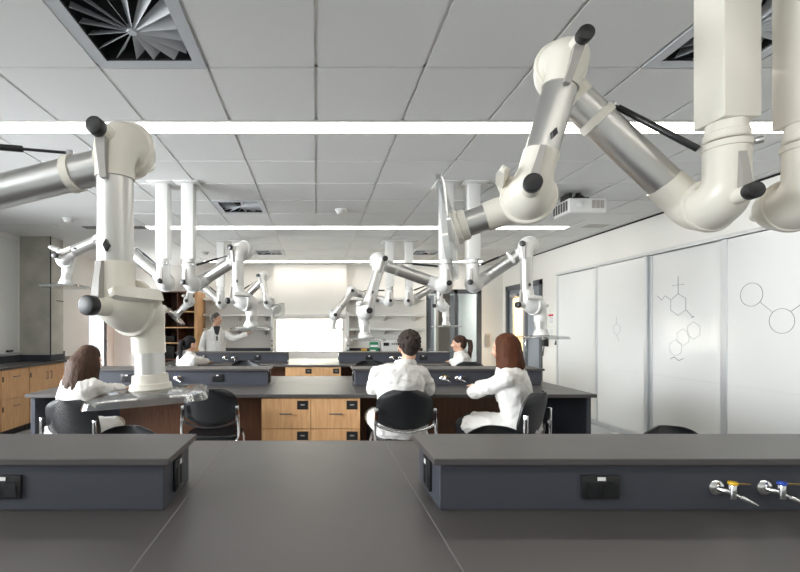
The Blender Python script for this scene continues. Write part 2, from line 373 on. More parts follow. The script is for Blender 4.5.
# ------------------------------------------------------------------ ceiling lights, diffusers, small ceiling things
for k, y in enumerate((3.305, 6.595, 9.97, -.025)):  # last one is an added lamp out of view, brightening the near arms
    t = thing('linear_light', ['near recessed linear ceiling light crossing above the front bench', 'middle recessed linear ceiling light crossing beyond the front arms', 'far recessed linear ceiling light close to the back wall', 'added unseen linear ceiling light above the camera, brightening the near arms'][k], 'ceiling light', (0.60, y, CEIL), 0, 'linear ceiling lights')
    hl = 3.06
    mb = MB().box((-hl, -.105, -.004), (hl, -.085, .08)).box((-hl, .085, -.004), (hl, .105, .08)).box((-hl - .01, -.105, -.004), (-hl, .105, .08)).box((hl, -.105, -.004), (hl + .01, .105, .08)).box((-hl, -.085, .06), (hl, .085, .08))
    mb.build('housing', M_white, t, smooth=False)
    MB().box((-hl, -.085, -.008), (hl, .085, .02), .004).build('lens', M_lens, t)
def swirl(loc, label):
    t = thing('swirl_diffuser', label, 'air diffuser', loc, 0, 'square swirl air diffusers')
    h, q = .297, .235; mb = MB()
    for sx, sy in ((1, 0), (-1, 0), (0, 1), (0, -1)):
        if sx: mb.box((min(sx * q, sx * h), -h, -.004), (max(sx * q, sx * h), h, .012))
        else: mb.box((-q, min(sy * q, sy * h), -.004), (q, max(sy * q, sy * h), .012))
    mb.build('face_plate', M_vane, t, smooth=False)
    mb = MB()
    for sx, sy in ((1, 0), (-1, 0), (0, 1), (0, -1)):
        if sx: mb.box((min(sx * q, sx * (q + .004)), -q, .0), (max(sx * q, sx * (q + .004)), q, .12))
        else: mb.box((-q, min(sy * q, sy * (q + .004)), .0), (q, max(sy * q, sy * (q + .004)), .12))
    mb.box((-q, -q, .118), (q, q, .125)); mb.build('plenum_box', M_void, t, smooth=False)
    n = 16
    for k in range(n):
        a = 2 * PI * (k + .5) / n; d = V((math.cos(a), math.sin(a), 0)); p = V((-d.y, d.x, 0))
        L = min(.233 / max(abs(d.x), abs(d.y)), .325)
        tw0, tw1 = .010, .056
        mb = MB(); up = V((0, 0, 1))
        def edge(s_, w): c0 = d * s_; a1 = c0 + p * w * .42 + up * (.002); b1 = c0 - p * w * .42 + up * (.002 + w * 1.0); return a1, b1
        i0, i1 = edge(.018, tw0); o0, o1 = edge(L, tw1); th = V((0, 0, .0025))
        lim = lambda v: V((max(-.233, min(.233, v.x)), max(-.233, min(.233, v.y)), v.z))
        o0, o1 = lim(o0), lim(o1)
        mb.rings([[i0, i1, i1 + th, i0 + th], [o0, o1, o1 + th, o0 + th]])
        mb.build('vane', M_vane, t, smooth=False)
    MB().lathe([(.022, -.002), (.026, .006), (.026, .03)], seg=20).build('hub', M_vane, t)
    return t
names = ['square swirl diffuser in the ceiling at the top left, nearest one', 'square swirl diffuser hidden partly behind the near right duct columns', 'square swirl diffuser in the ceiling left of the smoke detector', 'square swirl diffuser beside the projector', 'small far left swirl diffuser just before the last light', 'small far right swirl diffuser just before the last light']
sw = None; i = 0
for y in DIFF_Y:
    for x in DIFF_X:
        loc = (x + .305, y + .305, CEIL)
        if sw is None: sw = swirl(loc, names[i])
        else: dup(sw, loc, 0, names[i])
        i += 1
def detector(loc, label):
    t = thing('smoke_detector', label, 'smoke detector', loc)
    MB().lathe([(.075, 0), (.075, -.015), (.06, -.02)]).build('base', M_white, t)
    MB().lathe([(.06, -.02), (.062, -.032), (.05, -.05), (.02, -.056), (.001, -.056)]).build('sensor_head', M_white, t)
    return t
sd = detector((0.31, 5.60, CEIL), 'round white smoke detector near the middle of the tiled ceiling')
dup(sd, (-3.32, 6.05, CEIL), 0, 'round white smoke detector on the plain ceiling at the left')
dup(sd, (-2.15, 8.75, CEIL), 0, 'round white smoke detector far back near the left bench arms')
t = thing('slot_diffuser', 'white linear slot diffuser in the plain ceiling at far left', 'air diffuser', (-4.2, 6.42, CEIL))
MB().box((-.5, -.05, -.008), (.5, .05, .0)).build('slot_frame', M_white, t, smooth=False)
t = thing('slot_diffuser', 'black linear slot diffuser continuing the middle ceiling light to the left', 'air diffuser', (-2.95, 6.595, CEIL))
MB().box((-.44, -.08, -.006), (.44, .08, .0)).build('slot_frame', M_black, t, smooth=False)
t = thing('slot_diffuser', 'short dark slot diffuser in the ceiling beside the right wall', 'air diffuser', (4.03, 6.50, CEIL))
MB().box((-.15, -.09, -.006), (.15, .09, .0)).build('slot_frame', M_grey, t, smooth=False)

# projector
t = thing('projector', 'white ceiling projector with grey grilles near the right wall', 'projector', (2.86, 4.92, 2.785))
MB().box((-.20, -.18, -.085), (.20, .14, .075), .018, seg=3).build('body', M_white, t)
mb = MB()
for k in range(3): mb.box((.04 + .045 * k, -.184, -.035), (.078 + .045 * k, -.176, .05), .002)
mb.build('front_grille', M_grey, t, smooth=False)
mb = MB()
for k in range(6): mb.box((-.204, -.15 + .05 * k, -.05), (-.196, -.12 + .05 * k, .05))
mb.build('side_grille', mat('grille_dark', (.06, .06, .065), .5), t, smooth=False)
MB().lathe([(.035, 0), (.035, .012), (.028, .016)], (-.09, -.178, .01), (0, -1, 0)).build('sensor_window', M_white, t)
MB().rod((0, 0, .075), (0, 0, .174), .028).box((-.16, -.03, .075), (.13, .03, .092), .004).box((-.05, -.12, .075), (.05, .10, .100), .004).box((-.17, -.12, .075), (-.13, .05, .15), .006).lathe([(.08, .10), (.06, .13), (.035, .15)]).build('ceiling_mount', M_black, t)

# ------------------------------------------------------------------ fume extraction arms
SA = 0.15
def arc_elbow(pin, J, pout, r_in, r_mid, r_out, R=0.075):
    pin, J, pout = V(pin), V(J), V(pout)
    di = (pin - J).normalized(); do = (pout - J).normalized()
    P = [pin, J + di * R * 1.55]; Q = [r_in, r_in]
    n = 10
    for k in range(n + 1):
        u = k / n; c = di * R * (1 - u) ** 2 + do * R * u ** 2
        P.append(J + c * 1.0 ); Q.append(r_in + (r_mid - r_in) * min(1, u * 1.8) + (r_out - r_mid) * max(0, (u - .55) / .45))
    if (pout - P[-1]).length > .004: P.append(pout); Q.append(r_out)
    return P, Q
ARM = {
 'A1': [(1.410, 1.550, 1.930), (1.425, 1.699, 1.930), (0.917, 1.750, 2.463), (0.902, 1.601, 2.463), (0.766, 1.615, 1.977), (0.819, 1.755, 1.977), (0.570, 1.849, 1.900)],
 'B1': [(-1.420, 1.550, 1.951), (-1.405, 1.699, 1.951), (-0.641, 1.622, 2.101), (-0.656, 1.473, 2.101), (-0.655, 1.473, 1.559), (-0.607, 1.615, 1.559), (-0.589, 1.609, 1.276)],
 'A2': [(1.690, 1.550, 1.930), (1.720, 1.697, 1.930), (2.30, 1.70, 2.40), (2.31, 1.55, 2.40), (2.42, 1.55, 1.90), (2.40, 1.70, 1.90), (2.44, 1.70, 1.64)],
 'a': [(-1.560, 4.610, 1.960), (-1.560, 4.760, 1.960), (-2.126, 4.760, 2.430), (-2.126, 4.610, 2.430), (-2.607, 4.610, 2.216), (-2.607, 4.760, 2.216), (-2.639, 4.760, 1.954)],
 'b': [(-1.300, 4.610, 1.950), (-1.255, 4.753, 1.950), (-0.680, 4.571, 2.270), (-0.770, 4.451, 2.270), (-0.770, 4.451, 1.756), (-0.641, 4.528, 1.756), (-0.656, 4.554, 1.510)],
 'c': [(1.330, 4.610, 1.940), (1.330, 4.760, 1.940), (0.628, 4.760, 2.186), (0.665, 4.615, 2.186), (0.518, 4.577, 1.663), (0.502, 4.726, 1.663), (0.514, 4.727, 1.396)],
 'd': [(1.600, 4.610, 1.950), (1.676, 4.739, 1.950), (2.128, 4.473, 2.292), (2.030, 4.360, 2.292), (2.037, 4.354, 1.712), (2.180, 4.399, 1.712), (2.186, 4.381, 1.422)],
 'e': [(-1.620, 7.670, 1.915), (-1.620, 7.820, 1.915), (-2.092, 7.820, 2.306), (-2.092, 7.670, 2.306), (-2.177, 7.670, 1.949), (-2.177, 7.820, 1.949), (-2.427, 7.820, 1.715)],
 'f': [(-1.360, 7.670, 1.932), (-1.315, 7.813, 1.932), (-0.858, 7.669, 2.358), (-0.918, 7.532, 2.358), (-0.796, 7.477, 1.904), (-0.765, 7.624, 1.904), (-0.640, 7.455, 1.795)],
 'g': [(1.250, 7.670, 1.949), (1.250, 7.820, 1.949), (0.612, 7.820, 2.119), (0.612, 7.670, 2.119), (0.323, 7.670, 1.711), (0.323, 7.820, 1.711), (0.277, 7.820, 1.490)],
 'h': [(1.580, 7.670, 1.949), (1.625, 7.813, 1.949), (2.144, 7.649, 2.274), (2.068, 7.520, 2.274), (2.053, 7.528, 1.857), (2.183, 7.605, 1.857), (2.189, 7.594, 1.541)],
}
def hood_mesh(mb, H, d, yaw, hsz):
    d = V(d).normalized(); x = V((math.cos(yaw), math.sin(yaw), 0)); x = (x - d * x.dot(d)).normalized(); y = d.cross(x)
    n = 48
    def ring(kind, h, size):
        out = []
        for k in range(n):
            a = 2 * PI * k / n; c, s_ = math.cos(a), math.sin(a)
            if kind == 'c': rx, ry = c * size, s_ * size
            else:
                q = size / (abs(c) ** 7 + abs(s_) ** 7) ** (1 / 7); rx, ry = c * q * hsz, s_ * q * hsz
            out.append(H + x * rx + y * ry + d * h)
        return out
    t = .004
    mb.rings([ring('c', .0, .068), ring('c', .003, .09), ring('q', .012, .18), ring('q', .018, .195), ring('q', .040, .202), ring('q', .040, .202 - t), ring('q', .018 + t, .195 - t), ring('q', .012 + t, .18 - t), ring('c', .003 + t, .088), ring('c', .0 + t, .066)], cap=False, closed=True)
def extraction_arm(key, label, cm, yaw=0.15, hd=(-.6, 0, .75), strut=.66, hsz=1.0, tilt=None, hlen=0.0, group='ceiling fume extraction arms'):
    N0, J1, J2a, J2b, J3a, J3b, H = [V(p) for p in ARM[key]]
    root = thing('extraction_arm', label, 'fume extraction arm', (N0.x, N0.y, CEIL), 0, group); off = root.location.copy()
    B = lambda mb, n, m, p=root: mb.build(n, m, p, off)
    cb = EYE + .70; up = V((0, 0, 1)); hw = .0625
    B(MB().box((N0.x - hw, N0.y - hw, cb), (N0.x + hw, N0.y + hw, CEIL - .012), .006), 'duct_column', cm)
    B(MB().box((N0.x - .125, N0.y - .14, CEIL - .014), (N0.x + .125, N0.y + .14, CEIL - .0005), .003), 'ceiling_plate', M_white)
    a1 = (J1 - N0).normalized(); a2 = (J2b - J2a).normalized(); a3 = (J3b - J3a).normalized(); hs = SA / 2
    d1 = (J2a - J1).normalized(); d2 = (J3a - J2b).normalized(); d3 = (H - J3b).normalized()
    L1, L2, L3 = (J2a - J1).length, (J3a - J2b).length, (H - J3b).length
    zc = min(.17, cb - N0.z - .06)
    B(MB().lathe([(.058, cb + .004), (.060, cb - .03), (.064, cb - .034), (.064, N0.z + zc + .035), (.060, N0.z + zc + .03)], (N0.x, N0.y, 0)), 'swivel_neck', cm)
    nr = B(MB().lathe([(.064, -.012), (.070, -.010), (.070, .010), (.064, .012)], N0 + up * (zc + .012)), 'neck_clamp', cm)
    B(MB().rod(N0 + up * (zc + .012) + V((.05, -.05, 0)), N0 + up * (zc + .012) + V((.066, -.066, 0)), .012, .003), 'clamp_bolt', M_steel, nr)
    def elbow(n, pin, J, pout, r0=.0655, rm=.080):
        P, Q = arc_elbow(pin, J, pout, r0, rm, rm + .010); return B(MB().sweep(P, Q, 32), n, cm)
    def ring(C, a, r=.0965):
        mb = MB().lathe([(r - .012, -.013), (r - .003, -.011), (r, -.004), (r, .004), (r - .003, .011), (r - .012, .013)], C, a, 40); return B(mb, 'joint_ring', cm)
    def knob(J, a, d, r=.027, big=False):
        # axle boss, knob and lever on the outer side of a joint
        if big: r = .031
        s0 = J + a * .02; s1 = J + a * .092
        st = B(MB().sweep([s0, J + a * .06, s1], [r * 1.05, r * .98, r * .92], 24), 'pivot_boss', cm)
        B(MB().rod(s1 - a * .004, s1 + a * .032, r, .006), 'knob', M_black, st)
        u = (d - a * d.dot(a)).normalized(); w = a.cross(u)
        R = []
        for s_, hw_, h in ((.0, .016, .087), (.04, .015, .085), (.085, .012, .080), (.13, .011, .071), (.142, .011, .070)):
            c = J + u * s_ + a * h; R.append([c - w * hw_ - a * .02, c + w * hw_ - a * .02, c + w * hw_ + a * .002, c - w * hw_ + a * .002])
        B(MB().rings(R), 'friction_lever', M_grey)
    def nub(J, a): B(MB().rod(J + a * .03, J + a * .100, .018, .006), 'pivot_cap', cm)
    elbow('swivel_elbow', N0 + up * (zc + .005), N0, N0 + a1 * hs); ring(N0 + a1 * hs, a1)
    elbow('shoulder_elbow', J1 + d1 * .155, J1, J1 - a1 * hs); knob(N0, -a1, up); nub(J1, a1)
    B(MB().sweep([J1 + d1 * .145, J2a - d1 * .125], .061, 32), 'inner_tube', M_alu)
    elbow('upper_elbow', J2a - d1 * .135, J2a, J2a + a2 * hs); ring(J2a + a2 * hs, a2)
    elbow('mid_elbow', J2b + d2 * .125, J2b, J2b - a2 * hs, .061, .077); knob(J2b, a2, d2); nub(J2a, -a2)
    B(MB().sweep([J2b + d2 * .115, J3a - d2 * .13], .0565, 32), 'outer_tube', M_alu)
    elbow('lower_elbow', J3a - d2 * .145, J3a, J3a + a3 * hs, .061, .078); ring(J3a + a3 * hs, a3, .100)
    knob(J3a, -a3, -d2, big=True); nub(J3b, a3)
    elbow('wrist_elbow', J3b + d3 * (L3 * .56), J3b, J3b - a3 * hs, .058, .076)
    B(MB().sweep([J3b + d3 * (L3 * .5), H - d3 * .02], .053, 32), 'end_tube', M_alu)
    # damper switch on the outer tube
    m_ = J3a - d2 * .19; f = V((0, -1, 0)); f = (f - d2 * f.dot(d2)).normalized(); w = d2.cross(f)
    B(MB().rings([[m_ + f * .055 - w * .011, m_ + f * .055 - d2 * .02, m_ + f * .055 + w * .011, m_ + f * .055 + d2 * .02], [m_ + f * .071 - w * .010, m_ + f * .071 - d2 * .018, m_ + f * .071 + w * .010, m_ + f * .071 + d2 * .018]]), 'damper_grip', M_black)
    # gas strut beside the inner tube
    cp = J1 + d1 * (L1 * .68); n1 = up - d1 * up.dot(d1); n1.normalize()
    cl = B(MB().lathe([(.061, -.016), (.067, -.015), (.067, .015), (.061, .016)], cp, d1), 'strut_clamp', cm)
    pe = cp + n1 * .078; ps = N0 + a1 * .01 + up * (zc + .012) + V((d1.x, d1.y, 0)).normalized() * .082
    B(MB().cyl(cp + n1 * .06, pe + n1 * .008, .016, .013, 16), 'strut_lug', M_chrome, cl)
    B(MB().rod(ps, ps.lerp(pe, strut), .0115, .003, 16), 'strut_cylinder', M_blackm)
    B(MB().cyl(ps.lerp(pe, strut - .01), pe, .0055, None, 12), 'strut_rod', M_blackm)
    # handle bar on the lower joint
    hv = V(hd); hv = (hv - a3 * hv.dot(a3)).normalized(); C = J3a + a3 * hs; tw = a3.cross(hv)
    R = []
    for h, ww, hh in ((.012, .017, .012), (.0, .019, .015), (-.10 - hlen, .018, .016), (-.135 - hlen, .017, .015), (-.155 - hlen, .012, .011), (-.16 - hlen, .005, .005)):
        c = C + a3 * h + hv * .112; R.append([c - tw * ww - hv * hh, c + tw * ww - hv * hh, c + tw * ww + hv * hh, c - tw * ww + hv * hh])
    mbh = MB().rings(R); c0 = C + hv * .075; c1 = C + hv * .118
    mbh.rings([[c0 - tw * .05 - a3 * .006, c0 + tw * .05 - a3 * .006, c0 + tw * .05 + a3 * .008, c0 - tw * .05 + a3 * .008], [c1 - tw * .020 - a3 * .006, c1 + tw * .020 - a3 * .006, c1 + tw * .020 + a3 * .008, c1 - tw * .020 + a3 * .008]])
    B(mbh, 'handle', cm)
    B(MB().lathe([(.058, -.05), (.062, -.048), (.064, -.02), (.072, -.016), (.072, -.004), (.076, .002), (.072, .006)], H, d3), 'hood_collar', cm)
    B(MB().lathe([(.058, .002), (.058, .005), (.001, .005)], H, d3), 'duct_shade', M_void)  # black disc puts the shade inside the open tube into colour
    mb = MB(); hood_mesh(mb, H, d3 if tilt is None else V(tilt), yaw, hsz); B(mb, 'clear_hood', M_acr)
    return root
extraction_arm('A1', 'big cream extraction arm at right front, zigzag raised, hood facing left', M_cream, 0.1, (-.8, .0, .55), .93, .9, (-.93, .36, -.13))
extraction_arm('A2', 'cream extraction arm cut off by the right edge of the picture', M_cream)
extraction_arm('B1', 'big cream extraction arm at left front, clear hood hanging over the bench', M_cream, .22, (.90, -.30, .32), .66, .98, hlen=.05)
extraction_arm('a', 'white extraction arm reaching left toward the concrete column', M_white, 0, (-.6, 0, .75), tilt=(0, 0, -1))
extraction_arm('b', 'white extraction arm on the second bench hanging straight down before the standing man', M_white, .3, (.6, -.6, .5), tilt=(0, 0, -1))
extraction_arm('c', 'white extraction arm hanging just left of the seated man with curly hair', M_white, 0, (-.7, 0, .7), tilt=(0, 0, -1))
extraction_arm('d', 'white extraction arm hanging right of the auburn haired woman', M_white, .5, (.6, -.6, .5), tilt=(0, 0, -1))
extraction_arm('e', 'small far extraction arm with tilted hood before the walnut pigeonhole shelves', M_white, 0, (-.6, 0, .7))
extraction_arm('f', 'small far extraction arm with hood pointing at the bright window', M_white, 0, (.5, 0, .7), hsz=.6)
extraction_arm('g', 'small far extraction arm reaching left in front of the bright window', M_white, 0, (-.6, 0, .7), tilt=(0, 0, -1))
extraction_arm('h', 'small far extraction arm hanging in front of the glass screen', M_white, .3, (.4, 0, .7), tilt=(0, 0, -1))

# ------------------------------------------------------------------ laboratory benches
BY = [1.55, 4.61, 7.67]; BX = -0.045; TOP = 0.92
BN = ['front', 'second', 'rearmost']
def outlet(par, c, n, w, h=.075):
    # black outlet plate; n = outward normal (unit, axis aligned), w = half width
    c = V(c); n = V(n); u = V((0, 0, 1)).cross(n); z = V((0, 0, 1))
    def bx(mb, cu, cz, hu, hz, d0, d1, bev=.0):
        p = [c + u * (cu + sx * hu) + z * (cz + sz * hz) + n * dd for dd in (d0, d1) for sx in (-1, 1) for sz in (-1, 1)]
        lo = V((min(q.x for q in p), min(q.y for q in p), min(q.z for q in p))); hi = V((max(q.x for q in p), max(q.y for q in p), max(q.z for q in p)))
        mb.box(lo, hi, bev)
    mb = MB(); bx(mb, 0, 0, w, h / 2, -.001, .010, .003); o = mb.build('outlet', M_black, par)
    for sx in (-1, 1):
        mb = MB(); bx(mb, sx * w * .45, -h * .08, w * .30, h * .30, .010, .0125); mb.build('socket', M_seat, o, smooth=False)
    mb = MB(); bx(mb, 0, h * .36, w * .22, h * .075, .0125, .0135); mb.build('label_tag', M_tag, o, smooth=False)
def gas_tap(par, x, y, z, cap):
    fl = MB().lathe([(.024, 0), (.024, .004), (.018, .010), (.010, .012)], (x, y, z), (0, -1, 0)).sweep([(x, y - .008, z), (x + .006, y - .022, z - .002), (x + .016, y - .032, z - .003)], [.009, .009, .008], 16).build('gas_tap', M_chrome, par)
    c = V((x + .020, y - .036, z))
    MB().rod(c + V((0, 0, -.022)), c + V((0, 0, .020)), .0095, .002).sweep([c + V((.0, 0, -.008)), c + V((.014, -.008, -.014)), c + V((.016, -.009, -.015)), c + V((.024, -.014, -.019)), c + V((.048, -.030, -.032))], [.005, .005, .0075, .007, .0025], 14).build('nozzle', M_chrome, fl)
    MB().rod(c + V((0, 0, .020)), c + V((0, 0, .030)), .013, .003).build('colour_cap', cap, fl)
    MB().sweep([c + V((.008, 0, .022)), c + V((.014, -.002, .024)), c + V((.046, -.008, .024))], [.0035, .0035, .0025], 10).build('tap_lever', M_brass, fl)
for i, by in enumerate(BY):
    t = thing('bench_worktop', '%s dark grey epoxy laboratory bench worktop' % ['nearest', 'second', 'third, farthest'][i], 'bench top', (BX, by, TOP), 0, 'epoxy bench worktops')
    hl, hd_, sm = 2.46, .735, .39
    for k, (x0, x1, lab) in enumerate(((-hl, -sm - .0012, None), (-sm + .0012, sm - .0012, None), (sm + .0012, hl, None))):
        MB().box((x0, -hd_, -.03), (x1, hd_, 0), .002, seg=1).build('top_slab', M_top, t, smooth=False)
    for q in (-sm, sm): MB().box((q - .0014, -hd_ + .001, -.029), (q + .0014, hd_ - .001, -.0003)).build('sealant_joint', M_joint, t, smooth=False)
    t = thing('bench_pedestal', 'dark end panels and brown knee space panel under the %s bench' % BN[i], 'bench pedestal', (BX, by, 0), 0, 'bench pedestals')
    for sx in (-1, 1):
        MB().box((min(sx * 2.43, sx * 2.39), -.70, 0), (max(sx * 2.43, sx * 2.39), .70, TOP - .031), .003).build('end_panel', M_ledge, t, smooth=False)
    MB().box((-1.95, -.02, .02), (1.95, .02, TOP - .031)).build('knee_panel', M_brown, t, smooth=False)
    for sx in (-1, 1): MB().box((min(sx * 1.951, sx * 2.389), -.02, .02), (max(sx * 1.951, sx * 2.389), .02, TOP - .031)).build('side_panel', M_ledge, t, smooth=False)
    for sx in (-1, 1):
        t = thing('service_ledge', 'raised %s service ledge with outlets and gas taps on the %s bench' % ('right' if sx > 0 else 'left', BN[i]), 'service ledge', (BX + sx * .42, by, TOP), 0, 'raised service ledges')
        X = lambda a: (min(sx * a[0], sx * a[1]), max(sx * a[0], sx * a[1]))
        a, b = X((.012, 1.86)); MB().box((a, -.14, 0.0005), (b, .14, .147), .002, seg=1).build('ledge_body', M_ledge, t, smooth=False)
        a, b = X((-.012, 1.88)); MB().box((a, -.165, .147), (b, .165, .168), .003).build('ledge_top', M_top, t, smooth=False)
        outlet(t, (sx * .51, -.14, .075), (0, -1, 0), .058); outlet(t, (sx * 1.41, -.14, .075), (0, -1, 0), .058)
        outlet(t, (sx * .012, -.0, .075), (-sx, 0, 0), .045, .105)
        gx = [.875, 1.025] if sx > 0 else [-1.075, -.925]
        gas_tap(t, gx[0], -.14, .072, M_yellow); gas_tap(t, gx[1], -.14, .072, M_blue)
def drawer_cabinet(loc, label):
    t = thing('drawer_cabinet', label, 'cabinet', loc, 0, 'maple drawer cabinets')
    MB().box((-.213, .012, .08), (.213, .60, TOP - .032)).build('carcass', M_maple_side, t, smooth=False)
    MB().box((-.21, .06, 0), (.21, .58, .08)).build('plinth', M_black, t, smooth=False)
    for k in range(3):
        z1 = TOP - .038 - k * .265; z0 = z1 - .26
        d = MB().box((-.211, -.008, z0), (.211, .012, z1), .0015, seg=1).build('drawer', M_maple, t, smooth=False)
        zm = (z0 + z1) / 2
        MB().rod((-.055, -.032, zm), (.055, -.032, zm), .005, .001, 12).cyl((-.045, -.032, zm), (-.045, -.006, zm), .004, None, 10).cyl((.045, -.032, zm), (.045, -.006, zm), .004, None, 10).build('handle', M_steel if False else M_darkframe, d)
        l_ = MB().box((.095, -.0105, z1 - .095), (.19, -.0075, z1 - .02), .001, seg=1).build('label_holder', M_black, d, smooth=False)
        MB().box((.125, -.0125, z1 - .06), (.16, -.0104, z1 - .05)).build('lock_slot', M_grey, l_, smooth=False)
    return t
dc = drawer_cabinet((BX - .2135, 3.90, 0), 'left one of two maple drawer cabinets in the middle of the second bench')
dup(dc, (BX + .2135, 3.90, 0), 0, 'right one of two maple drawer cabinets in the middle of the second bench')
dup(dc, (BX - .2135, 6.96, 0), 0, 'left one of two far maple drawer cabinets in the rearmost bench')
dup(dc, (BX + .2135, 6.96, 0), 0, 'right one of two far maple drawer cabinets in the rearmost bench')

# ------------------------------------------------------------------ chairs
def surf(fn, nu, nv, th, mb):
    # two-sided sheet: fn(u,v) -> point, thickness along -y
    up = [[V(fn(u / nu * 2 - 1, v / nv)) for u in range(nu + 1)] for v in range(nv + 1)]
    rows_ = []
    for r in up: rows_.append(r + [p + V(th) for p in reversed(r)])
    mb.rings(rows_)
def chair(name, label, loc, rz, sh=.62, perf=False, bar=M_black, group='black stackable laboratory chairs'):
    t = thing(name, label, 'chair', loc, rz, group)
    bz0, bz1 = sh + .09, sh + .40
    def back(u, v):
        # v 0 bottom, 1 top; superelliptic outline
        q = abs(2 * v - 1); hw = .222 * (1 - .07 * (v - .35) ** 2 * 4) * (1 - (max(0, q - .35) / .65) ** 2.6 * .5)
        if v > .97: hw *= .92
        y = -.205 - .07 * v + .055 * u * u
        return (u * hw, y, bz0 + (bz1 - bz0) * (v - .035 * (1 - v) * (1 - u * u) * 0))
    mb = MB(); surf(back, 16, 18, (0, -.014, 0), mb); mb.build('backrest', M_perf if perf else M_seat, t)
    def seat_ring(s_, z):
        out = []
        for k in range(32):
            a = 2 * PI * k / 32; c, s2 = math.cos(a), math.sin(a); q = s_ / (abs(c) ** 3.4 + abs(s2) ** 3.4) ** (1 / 3.4)
            out.append((c * q * .225, s2 * q * .215 + .01, z))
        return out
    MB().rings([seat_ring(.93, sh - .03), seat_ring(.99, sh - .022), seat_ring(1.0, sh - .008), seat_ring(.97, sh + .004), seat_ring(.85, sh + .006), seat_ring(.4, sh - .004)]).build('seat', M_seat, t)
    for sx in (-1, 1):
        MB().sweep([(sx * .205, -.17, sh - .03), (sx * .226, -.215, sh + .0), (sx * .232, -.236, sh + .05), (sx * .228, -.238, sh + .17), (sx * .222, -.238, sh + .24)], [.011] * 5, 12).box((sx * .221 - .013, -.249, sh + .14), (sx * .221 + .013, -.222, sh + .26), .004).build('back_upright', M_chrome, t)
        MB().sweep([(sx * .205, .16, sh - .03), (sx * .215, .185, sh - .08), (sx * .235, .24, .012)], .011, 12).build('leg', M_chrome, t)
        MB().sweep([(sx * .205, -.17, sh - .03), (sx * .215, -.19, sh - .08), (sx * .235, -.26, .012)], .011, 12).build('leg', M_chrome, t)
    pts = [(.222 * math.cos(a), -.205 - .035 - .0 + .045 * math.cos(a) ** 2 , bz0 - .012 + .045 * abs(math.cos(a)) ** 2) for a in [PI * k / 16 for k in range(17)]]
    MB().sweep(pts, .010, 10).build('back_support', bar, t)
    r = .30
    MB().sweep([(-.222, -.21, .22), (-.222, .21, .22)], .009, 10).sweep([(.222, -.21, .22), (.222, .21, .22)], .009, 10).sweep([(-.225, .21, .24), (.225, .21, .24)], .010, 10).build('footrest', M_chrome, t)
    MB().box((-.205, -.17, sh - .042), (.205, .17, sh - .03), .004).build('seat_frame', M_black, t)
    return t
chair('lab_chair', 'black chair the curly haired man in the middle sits on', (.68, 3.66, 0), 0, bar=M_chrome)
chair('lab_chair', 'empty black chair pushed in at the second bench, left of the drawers', (-.865, 3.90, 0), 0.02, .60)
chair('lab_chair', 'black chair with perforated back under the long haired woman at left', (-1.72, 3.45, 0), -.22, .58, True)
chair('lab_chair', 'black chair turned sideways behind the auburn haired woman', (1.44, 3.42, 0), .76, .63)
chair('lab_chair', 'black chair peeking over the left front ledge', (-1.21, 2.68, 0), PI, .452)
chair('lab_chair', 'black chair peeking over the front ledge before the auburn haired woman', (1.15, 2.68, 0), PI, .452)
chair('lab_chair', 'black chair peeking over the right front ledge by the whiteboards', (2.29, 2.68, 0), PI + .05, .452)
chair('lab_chair', 'black chair behind the left ledge of the second bench', (-.93, 5.80, 0), PI, .655)
chair('lab_chair', 'black chair behind the second bench ledge, left of the curly haired man', (.72, 5.80, 0), PI, .655)
chair('lab_chair', 'black chair under the far dark haired woman near the glass screen', (2.09, 6.42, 0), .1, .63)
chair('lab_chair', 'black chair under the far woman with black ponytail', (-1.93, 6.50, 0), -.5, .58)

# ------------------------------------------------------------------ people
def evalmesh(mb, name, m, parent, off, voxel, smooth=6, disp=0.0, dscale=.12):
    o = mb.build(name, m, None, off)
    r = o.modifiers.new('r', 'REMESH'); r.mode = 'VOXEL'; r.voxel_size = voxel; r.use_smooth_shade = True
    s = o.modifiers.new('s', 'SMOOTH'); s.iterations = smooth; s.factor = .5
    if disp:
        tx = bpy.data.textures.new(name + '_folds', 'CLOUDS'); tx.noise_scale = dscale; tx.noise_depth = 2
        d = o.modifiers.new('d', 'DISPLACE'); d.texture = tx; d.strength = disp; d.mid_level = .5; d.texture_coords = 'LOCAL'
    dg = bpy.context.evaluated_depsgraph_get(); dg.update()
    me = bpy.data.meshes.new_from_object(o.evaluated_get(dg)); old = o.data
    o.modifiers.clear(); o.data = me; bpy.data.meshes.remove(old); me.name = name
    if not me.materials: me.materials.append(m)
    for p in me.polygons: p.use_smooth = True
    o.parent = parent
    return o
def ring_tube(mb, secs, seg=20):
    R = []
    for c, rx, ry, f in secs:   # centre, half width, half depth, axes (right, fwd)
        c = V(c); x, y = f
        R.append([c + x * rx * math.cos(2 * PI * k / seg) + y * ry * math.sin(2 * PI * k / seg) for k in range(seg)])
    mb.rings(R)
def hand(mb, W, d, n, side):
    """palm at wrist W, d = finger direction, n = back-of-hand normal, side = thumb side vector"""
    d = V(d).normalized(); n = V(n); n = (n - d * n.dot(d)).normalized(); s = d.cross(n)
    if s.dot(V(side)) < 0: s = -s
    W = V(W)
    for q in (-.028, -.010, .010, .027): mb.caps(W + s * q * .6 + d * .01, W + d * .075 + s * q, .013, .012, 10)
    for q, L in ((.029, .066), (.010, .074), (-.010, .069), (-.029, .054)):
        a = W + d * .075 + s * q; b = a + d * L * .5 - n * L * .10; c = b + d * L * .42 - n * L * .28
        mb.caps(a, b, .0088, .008, 10).caps(b, c, .008, .007, 10)
    a = W + d * .025 + s * .03; b = a + d * .028 + s * .026 - n * .006; c = b + d * .030 + s * .010 - n * .006
    mb.caps(W + d * .015 + s * .015, a, .014, .013, 10).caps(a, b, .012, .010, 10).caps(b, c, .010, .008, 10)
